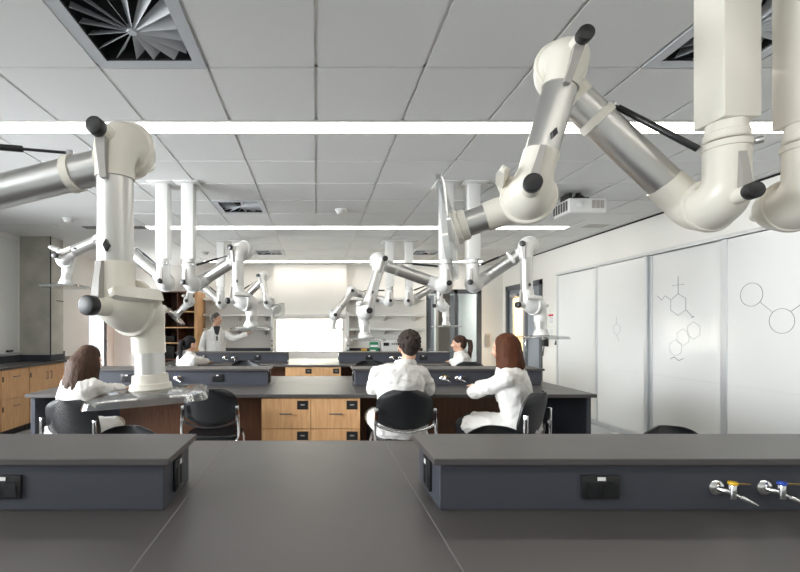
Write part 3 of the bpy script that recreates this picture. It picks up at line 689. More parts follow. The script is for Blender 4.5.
def person(name, label, loc, rz, J, hairstyle, hm, vox=.008, pants=M_pants, stand=False, shirt=False, group=None):
    """J: local joints (x right, y forward). Builds one continuous body; coat, hair, trousers and shoes are children."""
    root = thing(name, label, 'person', loc, rz, group); O = None
    Z = V((0, 0, 1)); X = V((1, 0, 0)); Y = V((0, 1, 0))
    pel, chest, neck, head = V(J['pel']), V(J['chest']), V(J['neck']), V(J['head'])
    Rh = Euler((J.get('pitch', 0), J.get('roll', 0), J.get('yaw', 0)), 'XYZ').to_matrix()
    hs = J.get('hs', 1.0)
    H = lambda p: head + Rh @ (V(p) * hs)
    up = (chest - pel).normalized(); sx = V(J.get('sx', (1, 0, 0))).normalized(); fw = up.cross(sx).normalized()
    if fw.y < 0: fw = -fw
    sw_ = J.get('sw', .185)
    mb = MB()
    # head: skull, jaw, nose, brow, ears
    mb.ell(H((0, -.010, .030)), (.074 * hs, .096 * hs, .092 * hs), Rh).ell(H((0, .022, -.035)), (.056 * hs, .066 * hs, .072 * hs), Rh).ell(H((0, .058, -.088)), (.030 * hs, .026 * hs, .022 * hs), Rh)
    mb.caps(H((0, .088, .012)), H((0, .108, -.026)), .009 * hs, .014 * hs, 10).ell(H((0, .082, -.060)), (.024 * hs, .014 * hs, .010 * hs), Rh)
    mb.caps(H((-.036, .078, .026)), H((.036, .078, .026)), .012 * hs, None, 10)
    for s_ in (-1, 1):
        mb.ell(H((s_ * .078, -.006, -.008)), (.011 * hs, .020 * hs, .032 * hs), Rh).ell(H((s_ * .034, .070, -.03)), (.024 * hs, .022 * hs, .024 * hs), Rh)
    mb.caps(neck - up * .03, H((0, -.015, -.06)), .056, .054, 16)
    # trunk
    ring_tube(mb, [(pel - up * .10, .13, .09, (sx, fw)), (pel, .155, .10, (sx, fw)), (pel.lerp(chest, .45), .135, .095, (sx, fw)), (chest, .15, .098, (sx, fw)), (chest + up * .09, .125, .078, (sx, fw)), (neck, .06, .055, (sx, fw))])
    W = {}
    for s_, k in ((-1, 'l'), (1, 'r')):
        sh = V(J.get('sh_' + k, chest + sx * s_ * sw_ + up * .045)); e, w = V(J['el_' + k]), V(J['wr_' + k])
        mb.caps(chest + up * .07 + sx * s_ * .06, sh, .05, .046).caps(sh, e, .042, .034).caps(e, w, .034, .026)
        dd = V(J.get('hd_' + k, w - e)); hand(mb, w + (w - e).normalized() * .012, dd, V(J.get('hn_' + k, (0, 0, 1))), X * -s_)
        W[k] = (sh, e, w)
        hp, kn, an = pel + sx * s_ * .095 - up * .02, V(J['kn_' + k]), V(J['an_' + k])
        mb.caps(hp, kn, .078, .052).caps(kn, an, .052, .034)
        ft = an + V(J.get('ft', (0, .15, -.03)))
        mb.caps(an - V((0, .03, .03)), ft, .034, .026)
        W['leg' + k] = (hp, kn, an, ft)
    body = evalmesh(mb, 'body', M_skin, root, O, vox * .85, 4)
    me = body.data; me.materials.append(M_lip); me.materials.append(M_eye)
    eyes = [H((s_ * .032, .088, .004)) for s_ in (-1, 1)]; lip = H((0, .094, -.060))
    for p in me.polygons:
        c = p.center
        if min((c - q).length for q in eyes) < .013 * hs: p.material_index = 2
        else:
            q = Rh.inverted() @ (c - lip)
            if abs(q.x) < .024 * hs and abs(q.z) < .008 * hs and abs(q.y) < .03: p.material_index = 1
    # lab coat
    mb = MB(); b = J.get('bulk', 1.0)
    ring_tube(mb, [(pel - up * .11, .185 * b, .135 * b, (sx, fw)), (pel, .19 * b, .14 * b, (sx, fw)), (pel.lerp(chest, .5), .175 * b, .128 * b, (sx, fw)), (chest, .195 * b, .132 * b, (sx, fw)), (chest + up * .07, .18 * b, .118 * b, (sx, fw)), (chest + up * .115, .12 * b, .09 * b, (sx, fw)), (neck + up * .012, .066, .062, (sx, fw))], 26)
    for s_, k in ((-1, 'l'), (1, 'r')):
        sh, e, w = W[k]
        mb.caps(chest + up * .06 + sx * s_ * .08, sh - up * .005, .074 * b, .066 * b).caps(sh, e, .067 * b, .058 * b).caps(e, w - (w - e).normalized() * .03, .058 * b, .044 * b)
        hp, kn, an, ft = W['leg' + k]
        if not stand: mb.caps(hp, hp.lerp(kn, .86), .108 * b, .088 * b)
    if stand:
        ring_tube(mb, [(pel + up * .02, .185 * b, .135 * b, (sx, fw)), (pel - Z * .18, .20 * b, .15 * b, (X, Y)), (pel - Z * .42, .215 * b, .165 * b, (X, Y))], 26)
    else:
        kl, kr = W['legl'][1], W['legr'][1]; km = (kl + kr) / 2; dv = (km - pel).normalized(); sd = (kr - kl).normalized(); nn = sd.cross(dv).normalized()
        ring_tube(mb, [(pel - dv * .12, .19 * b, .10 * b, (sd, nn)), (pel + dv * .1, .205 * b, .105 * b, (sd, nn)), (pel + dv * .30, .20 * b, .085 * b, (sd, nn)), (pel + dv * .37, .195 * b, .07 * b, (sd, nn))], 24)
        ring_tube(mb, [(pel - up * .02 - fw * .03, .19 * b, .12 * b, (sx, fw)), (pel - Z * .085 - fw * .03, .205 * b, .13 * b, (sx, fw))], 24)
    coat = evalmesh(mb, 'lab_coat', M_coat, root, O, vox, 3, J.get('fold', .027), .075)
    # collar: a folded band round the neck with two lapels
    mb = MB(); nb = neck + up * .0
    pts = []
    for k in range(17):
        a = PI * (.5 + (k / 16 - .5) * 1.72) + PI
        pts.append(nb + sx * .078 * math.cos(a) + fw * (.074 * math.sin(a)) + up * (.02 - .02 * math.sin(a) * .5))
    for a_, b_ in zip(pts, pts[1:]): mb.caps(a_, b_, .014, None, 8); mb.caps(a_ - up * .018, b_ - up * .018, .017, None, 8)
    for s_ in (-1, 1):
        p0 = nb + sx * s_ * .055 + fw * .068 - up * .0; p1 = chest + sx * s_ * .06 + fw * .125 * b - up * .01; p2 = chest - up * .12 + sx * s_ * .012 + fw * .14 * b
        mb.caps(p0, p1, .018, .020, 8).caps(p1, p2, .018, .008, 8)
    evalmesh(mb, 'coat_collar', M_coat, coat, O, .006, 3)
    if shirt:
        mb = MB(); p0 = nb + fw * .05 + up * .01
        for q in (-1, 0, 1): mb.caps(p0 + sx * q * .036 + fw * .02, chest - up * .06 + fw * .128 * b, .030, .018, 10)
        mb.caps(nb + sx * -.04 + fw * .05 + up * .012, nb + sx * .04 + fw * .05 + up * .012, .022, None, 10)
        evalmesh(mb, 'shirt', M_shirt, root, O, .006, 3)
    # trousers and shoes
    mb = MB()
    for k in 'lr':
        hp, kn, an, ft = W['leg' + k]; mb.caps(hp, kn, .088, .064).caps(kn, an + Z * .02, .062, .048)
    evalmesh(mb, 'trousers', pants, root, O, .010, 3)
    for k in 'lr':
        hp, kn, an, ft = W['leg' + k]
        mb = MB().caps(an - V((0, .04, .035)), ft + V((0, .015, -.002)), .042, .036).caps(an - V((0, .03, .03)), an + Z * .02, .044, .042)
        evalmesh(mb, 'shoe', M_shoe, root, O, .008, 3)
    # hair
    mb = MB(); rnd = random.Random(len(label))
    if hairstyle in ('curly', 'short'):
        k_ = 1.0 if hairstyle == 'curly' else .45
        mb.ell(H((0, -.022, .048)), ((.080 + .006 * k_) * hs, (.096 + .004 * k_) * hs, (.086 + .008 * k_) * hs), Rh).ell(H((0, -.050, .0)), (.072 * hs, .066 * hs, .080 * hs), Rh)
        for q in range(150):
            a = rnd.uniform(0, 2 * PI); z = rnd.uniform(-.55, 1); r = math.sqrt(1 - z * z) if z > -.99 else 0
            p = V((.082 * r * math.cos(a), -.024 + .098 * r * math.sin(a), .04 + .092 * z))
            if p.y > .035 and p.z < .075: continue
            if p.z < -.005 and p.y > -.03: continue
            mb.ell(H(p), (rnd.uniform(.012, .02) * (.55 + .45 * k_),) * 3, None, 8, 6)
        hair = evalmesh(mb, 'hair', hm, root, O, .006, 2, .012 * k_, .02)
    else:
        mb.ell(H((0, -.018, .046)), (.083 * hs, .098 * hs, .086 * hs), Rh).ell(H((0, -.050, .0)), (.078 * hs, .066 * hs, .088 * hs), Rh)
        if hairstyle == 'ponytail':
            tie = H((0, -.118, .045)); tail = [tie, tie + Rh @ V((0, -.04, -.015)), tie + V((0, 0, 0)) + Rh @ V((0, -.048, -.09)), tie + Rh @ V((0, -.030, -.19)), tie + Rh @ V((0, -.02, -.27))]
            for q in range(9):
                o_ = V((rnd.uniform(-.018, .018), rnd.uniform(-.012, .012), 0))
                for i_, (a_, b_) in enumerate(zip(tail, tail[1:])): mb.caps(a_ + o_ * (.3 + .4 * i_), b_ + o_ * (.7 + .4 * i_), (.020, .026, .024, .018)[i_], (.026, .024, .018, .008)[i_], 8)
        else:
            Lh = J.get('hairlen', .26)
            for q in range(46):
                a = PI * (1.0 + (q / 45 - .5) * 1.5) + PI / 2   # fan round the back and sides of the head
                cx, cy = math.cos(a), math.sin(a)
                hv_ = J.get('hairvol', 1.0); p0 = H((.070 * cx, -.020 + .085 * cy, .045)); p1 = H((.090 * cx * hv_, -.022 + .100 * cy * hv_, -.045))
                LL = Lh * rnd.uniform(.82, 1.05); drop = J.get('hairdrop', V((0, -.03, -1)))
                p2 = p1 + V(drop).normalized() * LL * .55 + V((cx * .012, cy * .01 - .005, 0)); p3 = p1 + V(drop).normalized() * LL + V((-cx * J.get('hairin', .03) + rnd.uniform(-.012, .012), cy * -.01 + rnd.uniform(-.01, .01), 0))
                mb.caps(p0, p1, .016, .018, 8).caps(p1, p2, .017, .016, 8).caps(p2, p3, .015, .007, 8)
            for q in range(16):
                mb.caps(p1.lerp(p1, 0), p1, .01, None, 6)
        hair = evalmesh(mb, 'hair', hm, root, O, .006, 2, .008, .03)
    return root
# local frame helper: world point -> local of a root at (x,y) with rotation rz
def loc(x, y, rz):
    M = Matrix.Rotation(-rz, 3, 'Z')
    return lambda p: M @ V((p[0] - x, p[1] - y, p[2]))
def legs(sh, kx=.12, ky=.44, az=.27, ay=.36):
    return dict(kn_l=(-kx, ky, sh + .085), kn_r=(kx, ky, sh + .085), an_l=(-kx, ay, az), an_r=(kx, ay, az))
# seated man, middle
W = loc(.68, 3.60, 0)
person('person', 'curly dark haired seated man in white lab coat, back turned, in the middle', (.68, 3.60, 0), 0, dict(
    pel=(0, .02, .72), chest=(0, .07, 1.07), neck=(.05, .09, 1.19), head=(.085, .115, 1.332), pitch=-.12, sw=.175,
    el_l=W((.475, 3.76, .985)), el_r=W((.935, 3.74, .985)), wr_l=W((.60, 3.98, .97)), wr_r=W((.80, 3.98, .97)), hs=1.0, bulk=1.04,
    **legs(.62, .17, .43)), 'curly', M_hcurl, .008)
# seated woman, right (auburn)
rz = 1.0; W = loc(1.60, 3.45, rz)
person('person', 'auburn haired woman in white lab coat seated sideways right of the curly haired man', (1.60, 3.45, 0), rz, dict(
    pel=(0, .02, .73), chest=(.0, .09, 1.06), neck=(.01, .12, 1.19), head=(.015, .145, 1.325), pitch=-.10, yaw=-.15, sw=.17, roll=0.0,
    el_l=W((1.26, 3.58, .985)), wr_l=W((1.36, 3.80, .975)), hd_l=W((1.56, 4.2, .96)) - W((1.36, 3.8, .975)), el_r=W((1.50, 3.88, 1.0)), wr_r=W((1.44, 4.04, .975)), hd_r=W((1.52, 4.4, .96)) - W((1.44, 4.04, .975)), hs=.96, bulk=.97, hairlen=.17, hairvol=.92, hairin=.065, fold=.028,
    **legs(.63, .10, .44)), 'long', M_hred, .008)
# seated woman, left (long brown hair)
rz = -.25; W = loc(-1.94, 3.50, rz)
person('person', 'long brown haired woman in white lab coat at the left end of the second bench', (-1.94, 3.50, 0), rz, dict(
    pel=(0, .03, .67), chest=(.0, .13, .985), neck=(.01, .18, 1.095), head=(.015, .225, 1.222), pitch=-.30, yaw=-.55,
    el_l=W((-2.03, 3.87, .985)), wr_l=W((-1.88, 4.06, .965)), el_r=W((-1.72, 3.70, .985)), wr_r=W((-1.68, 3.94, .965)), hs=.96, bulk=.88, sw=.125, hairlen=.34, hairvol=1.22, hairdrop=(0, -.22, -1),
    **legs(.58)), 'long', M_hbrown, .008, M_beige)
# far seated woman, left (black ponytail)
rz = -.75; W = loc(-1.93, 6.52, rz)
person('person', 'far woman with black ponytail and white lab coat seated before the standing man', (-1.93, 6.52, 0), rz, dict(
    pel=(0, .02, .68), chest=(0, .07, .99), neck=(0, .10, 1.115), head=(0, .125, 1.25), pitch=-.1, sw=.17,
    el_l=W((-1.98, 6.90, .99)), wr_l=W((-1.86, 7.05, .97)), el_r=W((-1.72, 6.76, 1.0)), wr_r=W((-1.68, 7.00, .97)), hs=.96,
    **legs(.58)), 'ponytail', M_hblack, .010)
# far seated woman, right (dark ponytail, profile)
rz = 1.25; W = loc(2.15, 6.46, rz)
person('person', 'far dark haired woman in white lab coat turned left near the glass screen', (2.15, 6.46, 0), rz, dict(
    pel=(0, .02, .70), chest=(0, .05, 1.00), neck=(0, .08, 1.13), head=(0, .10, 1.262), pitch=-.05, yaw=.1, sw=.17,
    el_l=W((2.02, 6.50, .95)), wr_l=W((2.06, 6.72, .93)), hd_l=W((2.1, 7, .93)) - W((2.06, 6.72, .93)), el_r=W((2.12, 6.80, .98)), wr_r=W((2.10, 7.02, .97)), hd_r=W((2.12, 7.2, .97)) - W((2.1, 7.02, .97)), hs=.96,
    **legs(.63)), 'ponytail', M_hbrown, .010)
# standing man
rz = PI + .35; W = loc(-1.92, 8.66, rz)
person('person', 'grey haired man in a white lab coat and dark shirt standing behind the rearmost bench', (-1.92, 8.66, 0), rz, dict(
    pel=(0, 0, .96), chest=(0, .01, 1.33), neck=(0, .02, 1.49), head=(0, .05, 1.655), yaw=.95, sw=.19, bulk=1.03,
    el_l=(.27, .06, 1.15) if False else W((-1.56, 8.58, 1.28)), wr_l=W((-1.30, 8.50, 1.38)), el_r=W((-2.18, 8.60, 1.12)), wr_r=W((-2.12, 8.52, .96)), hs=1.0,
    kn_l=(-.10, .01, .50), kn_r=(.10, .01, .50), an_l=(-.10, -.02, .09), an_r=(.10, -.02, .09)), 'short', M_hgrey, .010, stand=True, shirt=True)

# ------------------------------------------------------------------ sliding whiteboards on the right wall
BX1 = XR - .004
tr = thing('whiteboard_track', 'pale aluminium track along the top of the sliding whiteboards', 'track', (XR, 5.3, 2.43))
MB().box((-.09, -3.3, 0), (0, 2.82, .035), .004).build('track_rail', M_alum, tr, smooth=False)
MB().box((-.075, -2.8, -2.43), (0, 2.82, -2.351), .003).build('bottom_rail', M_alum, tr, smooth=False)
MB().box((-.095, -3.3, .03), (0, 2.82, .045), .003).build('track_cover', M_white, tr, smooth=False)
def stroke(mb, pts, x, r=.0035, closed=False):
    r *= .75
    P = [V((x, p[0], p[1])) for p in pts]
    if closed: P.append(P[0])
    for a, b in zip(P, P[1:]): mb.cyl(a, b, r, None, 6)
def hexa(y, z, r): return [(y + r * math.sin(PI / 3 * k), z + r * math.cos(PI / 3 * k)) for k in range(6)]
boards = [(6.93, 8.12, -.035, 'farthest sliding whiteboard, blank, beside the double door'), (5.86, 6.95, -.066, 'second farthest sliding whiteboard with one faint hexagon'), (4.78, 5.86, -.035, 'sliding whiteboard with a ring molecule drawn above a window reflection'), (3.66, 4.77, -.066, 'sliding whiteboard with large linked circles at the right edge'), (2.5, 3.63, -.035, 'nearest sliding whiteboard beyond the right edge of the picture')]
for k, (y0, y1, dx, lab) in enumerate(boards):
    t = thing('whiteboard', lab, 'whiteboard', (XR + dx, y0, .08), 0, 'sliding whiteboards')
    w = y1 - y0; x0, x1 = -.018, 0
    MB().box((x0, .05, .815), (x1, w - .05, 2.34)).build('writing_surface', M_board, t, smooth=False)
    MB().box((x0, .05, .0), (x1, w - .05, .8142)).build('lower_panel', M_board, t, smooth=False)
    for a, b in ((0, .05), (w - .05, w)): MB().box((x0 - .010, a, 0), (x1 + .002, b, 2.345), .003).build('edge_stile', M_alum, t, smooth=False)
    mb = MB(); xs = x0 - .001; I = M_ink
    if k == 1:
        stroke(mb, hexa(w * .55, 1.39, .085), xs, .003, True); stroke(mb, [(w * .55, 1.475), (w * .55, 1.57)], xs, .003); stroke(mb, [(w * .55, 1.305), (w * .5, 1.22)], xs, .003); I = M_inkf
    elif k == 2:
        c = .62; zc = 1.69
        stroke(mb, hexa(c, zc, .13), xs, .003, True); stroke(mb, [(c, zc + .13), (c, zc + .34)], xs); stroke(mb, [(c - .09, zc + .235), (c + .09, zc + .235)], xs)
        stroke(mb, [(c + .11, zc + .065), (c + .20, zc + .12), (c + .26, zc + .07), (c + .33, zc + .13)], xs); stroke(mb, [(c - .11, zc - .065), (c - .21, zc - .15)], xs)
        stroke(mb, [(c - .19, zc - .16), (c - .23, zc - .15)], xs, .006)
        m2 = MB(); stroke(m2, [(c + .12, 1.03), (c + .06, 1.06), (c - .01, 1.02), (c - .08, 1.05)], xs, .004); m2.build('marker_squiggle', I, t, smooth=False)
    elif k == 3:
        def circ(y, z, r): return [(y + r * math.cos(2 * PI * q / 28), z + r * math.sin(2 * PI * q / 28)) for q in range(28)]
        yy = w
        stroke(mb, circ(4.46 - y0, 1.74, .115), xs, .0032, True); stroke(mb, circ(4.17 - y0, 1.475, .115), xs, .0032, True); stroke(mb, circ(3.88 - y0, 1.71, .115), xs, .0032, True)
        stroke(mb, [(4.37 - y0, 1.66), (4.25 - y0, 1.555)], xs, .0025); stroke(mb, [(4.09 - y0, 1.56), (3.97 - y0, 1.64)], xs)
    if k in (1, 2, 3): mb.build('marker_drawing', I, t, smooth=False)
    else: mb.bm.free()
    if k == 2:
        mb = MB()
        for q, (yy, zz) in enumerate(((.40, 1.38), (.55, 1.30), (.66, 1.17))): stroke(mb, hexa(yy, zz, .10), xs, .0028, True)
        mb.build('erased_drawing', M_inkf, t, smooth=False)

# wall notices and phone by the right door
t = thing('wall_notice', 'small paper notice with a red heading on the right wall by the door', 'notice', (XR - .001, 8.42, 1.66))
MB().box((-.003, -.10, -.12), (0, .10, .12)).build('paper', M_tag, t, smooth=False)
MB().box((-.0045, -.085, .05), (-.003, .085, .085)).build('red_heading', M_red, t, smooth=False)
mb = MB()
for k in range(5): mb.box((-.0042, -.08, .02 - .024 * k), (-.003, .06 - .02 * (k % 2), .027 - .024 * k))
mb.build('text_lines', M_inkf, t, smooth=False)
t = thing('wall_notice', 'plain paper notice just below the red headed one on the right wall', 'notice', (XR - .001, 8.42, 1.40))
MB().box((-.003, -.09, -.09), (0, .09, .09)).build('paper', M_tag, t, smooth=False)
mb = MB()
for k in range(5): mb.box((-.0042, -.07, .05 - .024 * k), (-.003, .06 - .02 * (k % 2), .057 - .024 * k))
mb.build('text_lines', M_inkf, t, smooth=False)
t = thing('wall_phone', 'black wall phone beside the right double door', 'phone', (XR - .001, 8.60, 1.24))
MB().box((-.05, -.10, -.10), (0, .10, .09), .01).build('phone_body', M_black, t)
MB().box((-.075, -.085, -.085), (-.05, -.03, .08), .01).build('handset', M_black, t)
MB().sweep([(-.03, .02, -.10), (-.04, .03, -.2), (-.03, .06, -.28), (-.02, .08, -.2)], .008, 8).build('cord', M_black, t)
t = thing('key_hook', 'small black hook on the wall right of the black wall phone', 'hook', (XR - .001, 8.25, 1.22))
MB().box((-.008, -.02, -.04), (0, .02, .04), .002).build('plate', M_black, t)
MB().sweep([(-.006, 0, -.02), (-.03, 0, -.03), (-.034, 0, -.01)], .004, 8).build('peg', M_black, t)
t = thing('switch_plate', 'grey access control plate on the back wall beside the glass screen', 'switch', (4.03, YB - .001, 1.20))
MB().box((-.07, -.012, -.16), (.07, 0, .16), .003).build('plate', M_steel, t, smooth=False)
MB().box((-.045, -.016, -.12), (.045, -.012, .12), .002).build('button_panel', M_grey, t, smooth=False)

# ------------------------------------------------------------------ left wall: board, worktop, cabinets
t = thing('pinboard', 'large white board on the left wall before the concrete column', 'board', (XL + .003, 6.3, 1.12))
MB().box((.0, -.85, 0), (.018, .85, 1.76)).build('panel', M_white, t, smooth=False)
MB().box((.0, -.87, -.03), (.07, .87, 0), .004).build('tray', M_alum, t, smooth=False)
t = thing('board_eraser', 'black eraser lying on the tray of the left board', 'eraser', (XL + .043, 6.93, 1.121))
MB().box((-.02, -.06, .0), (.02, .06, .03), .004).build('eraser_body', M_black, t)
CT = .96
t = thing('side_worktop', 'dark worktop with upstand along the left wall', 'worktop', (XL, 0, CT))
MB().box((.001, 2.2, -.03), (.60, 7.228, 0), .003).build('top_slab', M_top, t, smooth=False)
MB().box((.50, 7.229, -.03), (.60, 7.604, 0)).box((.001, 7.604, -.03), (.60, 8.5, 0)).build('top_return', M_top, t, smooth=False)
MB().box((.001, 2.2, 0.0), (.02, 7.228, .10)).box((.02, 7.208, 0), (.492, 7.228, .10)).box((.492, 7.208, 0), (.512, 7.604, .10)).box((.001, 7.606, 0), (.02, 8.5, .10)).build('upstand', M_ledge, t, smooth=False)
def side_cab(y0, y1, kind, label):
    t = thing('base_cabinet', label, 'cabinet', (XL + .57, y0, 0), 0, 'maple base cabinets on the left wall'); w = y1 - y0
    mb = MB().box((-.555, .002, .10), (-.02, min(w - .002, 7.22 - y0), CT - .032))
    if y1 > 7.22: mb.box((-.06, .05, .10), (-.02, w - .002, CT - .032))
    mb.build('carcass', M_maple_side, t, smooth=False)
    MB().box((-.53, .0, 0), (-.07, min(w, 7.22 - y0), .10)).build('plinth', M_black, t, smooth=False)
    zt = CT - .04
    def lock(par, yy, zz): MB().box((.0, yy - .012, zz - .035), (.006, yy + .012, zz + .035), .001, seg=1).build('hinge', M_black, par, smooth=False)
    if kind == 'drawers':
        for z0, z1 in ((.52, zt), (.105, .515)):
            d = MB().box((-.02, .004, z0), (0, w - .004, z1), .0015, seg=1).build('drawer', M_maple, t, smooth=False)
            zm = z1 - .10
            MB().rod((.028, w / 2 - .06, zm), (.028, w / 2 + .06, zm), .005, .001, 10).cyl((0, w / 2 - .05, zm), (.028, w / 2 - .05, zm), .004, None, 8).cyl((0, w / 2 + .05, zm), (.028, w / 2 + .05, zm), .004, None, 8).build('handle', M_darkframe, d)
            lock(d, .03, z1 - .12)
    else:
        for a, b, hy in ((.004, w / 2 - .002, w / 2 - .05), (w / 2 + .002, w - .004, w / 2 + .05)):
            d = MB().box((-.02, a, .105), (0, b, zt), .0015, seg=1).build('door', M_maple, t, smooth=False)
            MB().rod((.028, hy, zt - .22), (.028, hy, zt - .10), .005, .001, 10).cyl((0, hy, zt - .21), (.028, hy, zt - .21), .004, None, 8).cyl((0, hy, zt - .11), (.028, hy, zt - .11), .004, None, 8).build('handle', M_darkframe, d)
            if a < .01: lock(d, .03, zt - .12)
    return t
side_cab(5.0, 5.62, 'drawers', 'maple drawer cabinet on the left wall just beyond the left edge of the picture')
side_cab(5.63, 5.98, 'drawers', 'narrow maple drawer cabinet at the left edge of the picture')
side_cab(5.99, 6.57, 'drawers', 'maple two drawer cabinet on the left wall behind the second bench')
side_cab(6.58, 7.50, 'doors', 'maple two door cabinet in front of the concrete column')

# ------------------------------------------------------------------ back wall furniture
bx0, bx1, by0, bh = -3.80, -2.60, 9.86, 2.30
t = thing('pigeonhole_bookcase', 'tall walnut pigeonhole bookcase with pale right side against the back wall', 'bookcase', (bx0, by0, 0)); bw = bx1 - bx0; bd = YB - by0 - .003
MB().box((0, bd - .02, 0), (bw, bd, bh)).build('back_panel', M_walnut, t, smooth=False)
MB().box((0, 0, 0), (.03, bd - .02, bh)).build('side_panel', M_walnut, t, smooth=False)
o = MB().box((bw - .06, 0, 0), (bw, bd - .02, bh)).build('side_panel', M_maple, t, smooth=False); o['label'] = 'paler side panel'  # right side has a paler wood colour than the rest
zs = [.05, .45, .80, 1.16, 1.50, 1.85, bh - .02]
for z in zs: MB().box((.031, .005, z - .012), (bw - .061, bd - .021, z + .012)).build('shelf', M_maple_side if z > 1.0 and z < 2 else M_walnut, t, smooth=False)
for k in range(1, 3):
    x = .031 + (bw - .092) * k / 3
    MB().box((x - .012, .008, .05), (x + .012, bd - .021, bh - .02)).build('divider', M_walnut, t, smooth=False)
c3 = bx0 + .031 + (bw - .092) * 2.5 / 3
for k in range(3):
    o = MB().box((-.13, -.10, 0), (.13, .10, .022), .008).build('folded_cloth', M_coat, None)
    o.location = (c3 + .01 * k, by0 + .14, 1.1725 + .0225 * k); tag(o, ['lowest', 'middle', 'topmost'][k] + ' of three folded white cloths on a bookcase shelf', 'cloth', 'folded cloths')
for k, (x, z, h, lab) in enumerate(((c3 - .0, .8125, .22, 'black storage box on the bookcase shelf behind the ponytailed woman'), (c3 - .40, .8125, .26, 'black storage box left of the other one in the bookcase'), (c3 - .40, 1.1725, .12, 'dark low box in the middle bookcase column'))):
    t = thing('storage_box', lab, 'box', (x, by0 + .2, z))
    MB().box((-.13, -.15, 0), (.13, .15, h), .006).build('box_body', M_black, t)
    MB().box((-.135, -.155, h), (.135, .155, h + .02), .004).build('box_lid', M_seat, t)
for side, x0, x1 in (('left', -2.58, PX0 - .01), ('right', PX1 + .01, 2.50)):
    for k, dz in enumerate((.64, .27, -.055)):
        z = EYE + dz
        t = thing('wall_shelf', '%s white wall shelf %s of the bright window' % (['top', 'middle', 'lowest'][k], side), 'shelf', (0, YB, z), 0, 'white wall shelves')
        MB().box((x0, -.30, 0), (x1, -.001, .05), .003).build('shelf_board', M_white, t, smooth=False)
        for q in range(3):
            xx = x0 + (x1 - x0) * (.12 + .38 * q); MB().rings([[(xx - .012, -.002, -.002), (xx + .012, -.002, -.002), (xx + .012, -.27, -.002), (xx - .012, -.27, -.002)], [(xx - .012, -.002, -.10), (xx + .012, -.002, -.10), (xx + .012, -.02, -.10), (xx - .012, -.02, -.10)]]).build('bracket', M_white, t, smooth=False)
    t = thing('back_counter', 'dark back counter %s of the bright window' % side, 'counter', (0, YB, 0), 0, 'back counters')
    MB().box((x0, -.60, .88), (x1, -.001, .92), .003).build('top_slab', M_top, t, smooth=False)
    MB().box((x0 + .01, -.57, 0), (x1 - .01, -.002, .879)).build('cabinet_body', M_white, t, smooth=False)
    MB().box((x0, -.02, .92), (x1, -.001, 1.02)).build('upstand', M_ledge, t, smooth=False)
for sx, px in ((-1, PX0), (1, PX1)):
    t = thing('service_post', 'slim white service post with black buttons at the %s edge of the bright window' % ('left' if sx < 0 else 'right'), 'post', (px - sx * .0 + sx * .035, PY - .03, .92), 0)
    MB().box((-.03, -.03, 0), (.03, .03, .95), .005).build('post_body', M_white, t, smooth=False)
    for k in range(3): MB().lathe([(.018, 0), (.016, .012), (.001, .013)], (0, -.03, .06 + .11 * k), (0, -1, 0), 14).build('button', M_black, t)
def bottle(x, y, h, m, lab):
    t = thing('bottle', lab, 'bottle', (x, y, .9205), 0, None)
    MB().lathe([(.03, 0), (.032, .005), (.032, h * .6), (.014, h * .78), (.014, h)], seg=16).build('bottle_body', m, t)
    MB().lathe([(.017, h), (.017, h + .025), (.014, h + .028)], seg=16).build('cap', M_black, t)
bottle(-2.28, 10.0, .20, M_seat, 'small dark bottle on the left back counter beside the standing man')
t = thing('carton', 'green and white carton on the right back counter', 'box', (1.28, 9.98, .9205))
MB().box((-.09, -.07, 0), (.09, .07, .26), .003).build('carton_body', M_green, t, smooth=False)
MB().box((-.085, -.0725, .15), (.085, -.0695, .20)).box((-.085, -.0725, .04), (.03, -.0695, .09)).build('carton_print', M_tag, t, smooth=False)
t = thing('yellow_box', 'small yellow box left of the green carton', 'box', (1.06, 9.98, .9205))
MB().box((-.06, -.05, 0), (.06, .05, .10), .003).build('box_body', M_sand, t, smooth=False)
MB().box((-.062, -.052, .10), (.062, .052, .115), .003).build('box_lid', M_sand, t, smooth=False)
t = thing('equipment_box', 'white bench instrument right of the green carton', 'instrument', (1.62, 10.02, .9205))
MB().box((-.18, -.14, 0), (.18, .14, .30), .01).build('housing', M_white, t)
MB().box((-.14, -.145, .18), (-.02, -.139, .25)).build('display', M_black, t, smooth=False)
for k in range(3): MB().lathe([(.016, 0), (.014, .02), (.001, .021)], (.05 + .045 * k, -.14, .22), (0, -1, 0), 14).build('knob', M_black, t)
t = thing('black_tray', 'long black tray on the right back counter under the shelves', 'tray', (.92, 9.98, .9205))
MB().box((-.2, -.09, 0), (.05, .09, .05), .004).build('tray_base', M_black, t)
MB().box((-.21, -.1, .05), (.06, .1, .06), .002).build('tray_rim', M_seat, t)

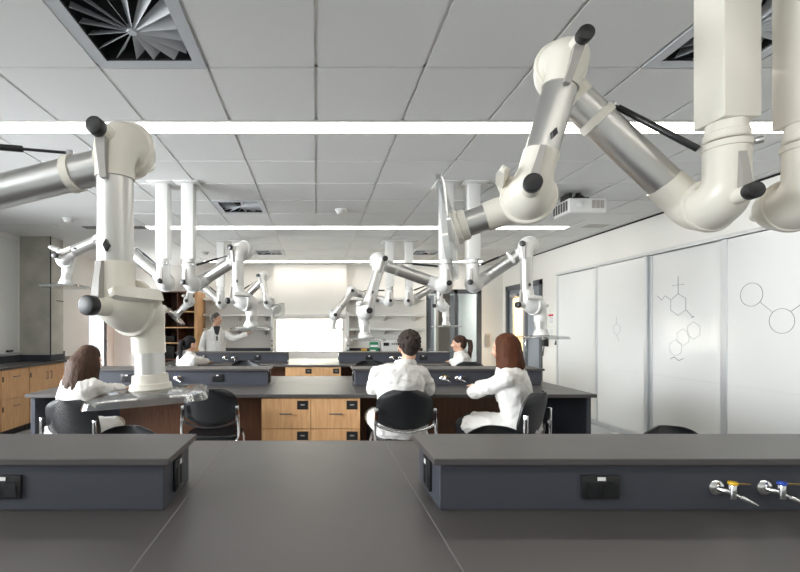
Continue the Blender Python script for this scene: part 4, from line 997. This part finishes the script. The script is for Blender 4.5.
# ------------------------------------------------------------------ light
def area(name, loc_, rot, sx, sy, e, color=(1, 1, 1), spread=0):
    l = bpy.data.lights.new(name, 'AREA'); l.shape = 'RECTANGLE'; l.size = sx; l.size_y = sy; l.energy = e; l.color = color
    if spread: l.spread = spread
    o = bpy.data.objects.new(name, l); COL.objects.link(o); o.location = loc_; o.rotation_euler = rot; return o
for k, (a, b) in enumerate(WL):   # daylight outside the two left windows
    area('window_daylight', (XL - .5, (a + b) / 2, 2.1), (0, -PI / 2 + .22, [0, .45][k]), 2.2, (b - a), [150, 235][k], (.95, .97, 1.0), math.radians(95))
area('far_window_daylight', ((WX0 + WX1) / 2, YB + .35, 1.35), (-PI / 2, 0, 0), 1.9, 1.1, 1100, (1, .98, .95))
area('exit_door_daylight', (XL - .6, 9.8, 1.3), (0, -PI / 2, 0), 2.2, 1.2, 260, (1, 1, 1))
area('lobby_lamp', (XR + .8, 9.9, 2.95), (0, 0, 0), .8, 1.6, 160, (1, .85, .62))
area('corridor_fill', (3.0, 12.4, 2.85), (0, 0, 0), 1.6, 1.0, 110, (1, .97, .9))  # added lamp with no fixture, brightens the corridor behind the glass
wd = bpy.data.worlds.new('sky'); SC.world = wd; wd.use_nodes = True
bg = wd.node_tree.nodes['Background']; bg.inputs['Color'].default_value = (.88, .93, 1.0, 1); bg.inputs['Strength'].default_value = 1.0

# ------------------------------------------------------------------ camera
cam = bpy.data.cameras.new('camera'); co = bpy.data.objects.new('camera', cam); COL.objects.link(co)
co.location = (0, 0, EYE); co.rotation_euler = (PI / 2, 0, 0)
cam.sensor_fit = 'HORIZONTAL'; cam.sensor_width = 36; cam.lens = 36 * 451 / 800
cam.shift_x = (400 - 316) / 800; cam.shift_y = (328 - 286) / 800
cam.clip_start = .05
SC.camera = co
SC.view_settings.view_transform = 'Standard'; SC.view_settings.look = 'None'; SC.view_settings.gamma = 1; SC.view_settings.use_curve_mapping = False
SC.view_settings.exposure = 0.62
SC.cycles.use_denoising = True
SC.cycles.max_bounces = 10; SC.cycles.diffuse_bounces = 5; SC.cycles.transparent_max_bounces = 16
SC.cycles.caustics_reflective = False; SC.cycles.caustics_refractive = False
SC.cycles.sample_clamp_indirect = 6
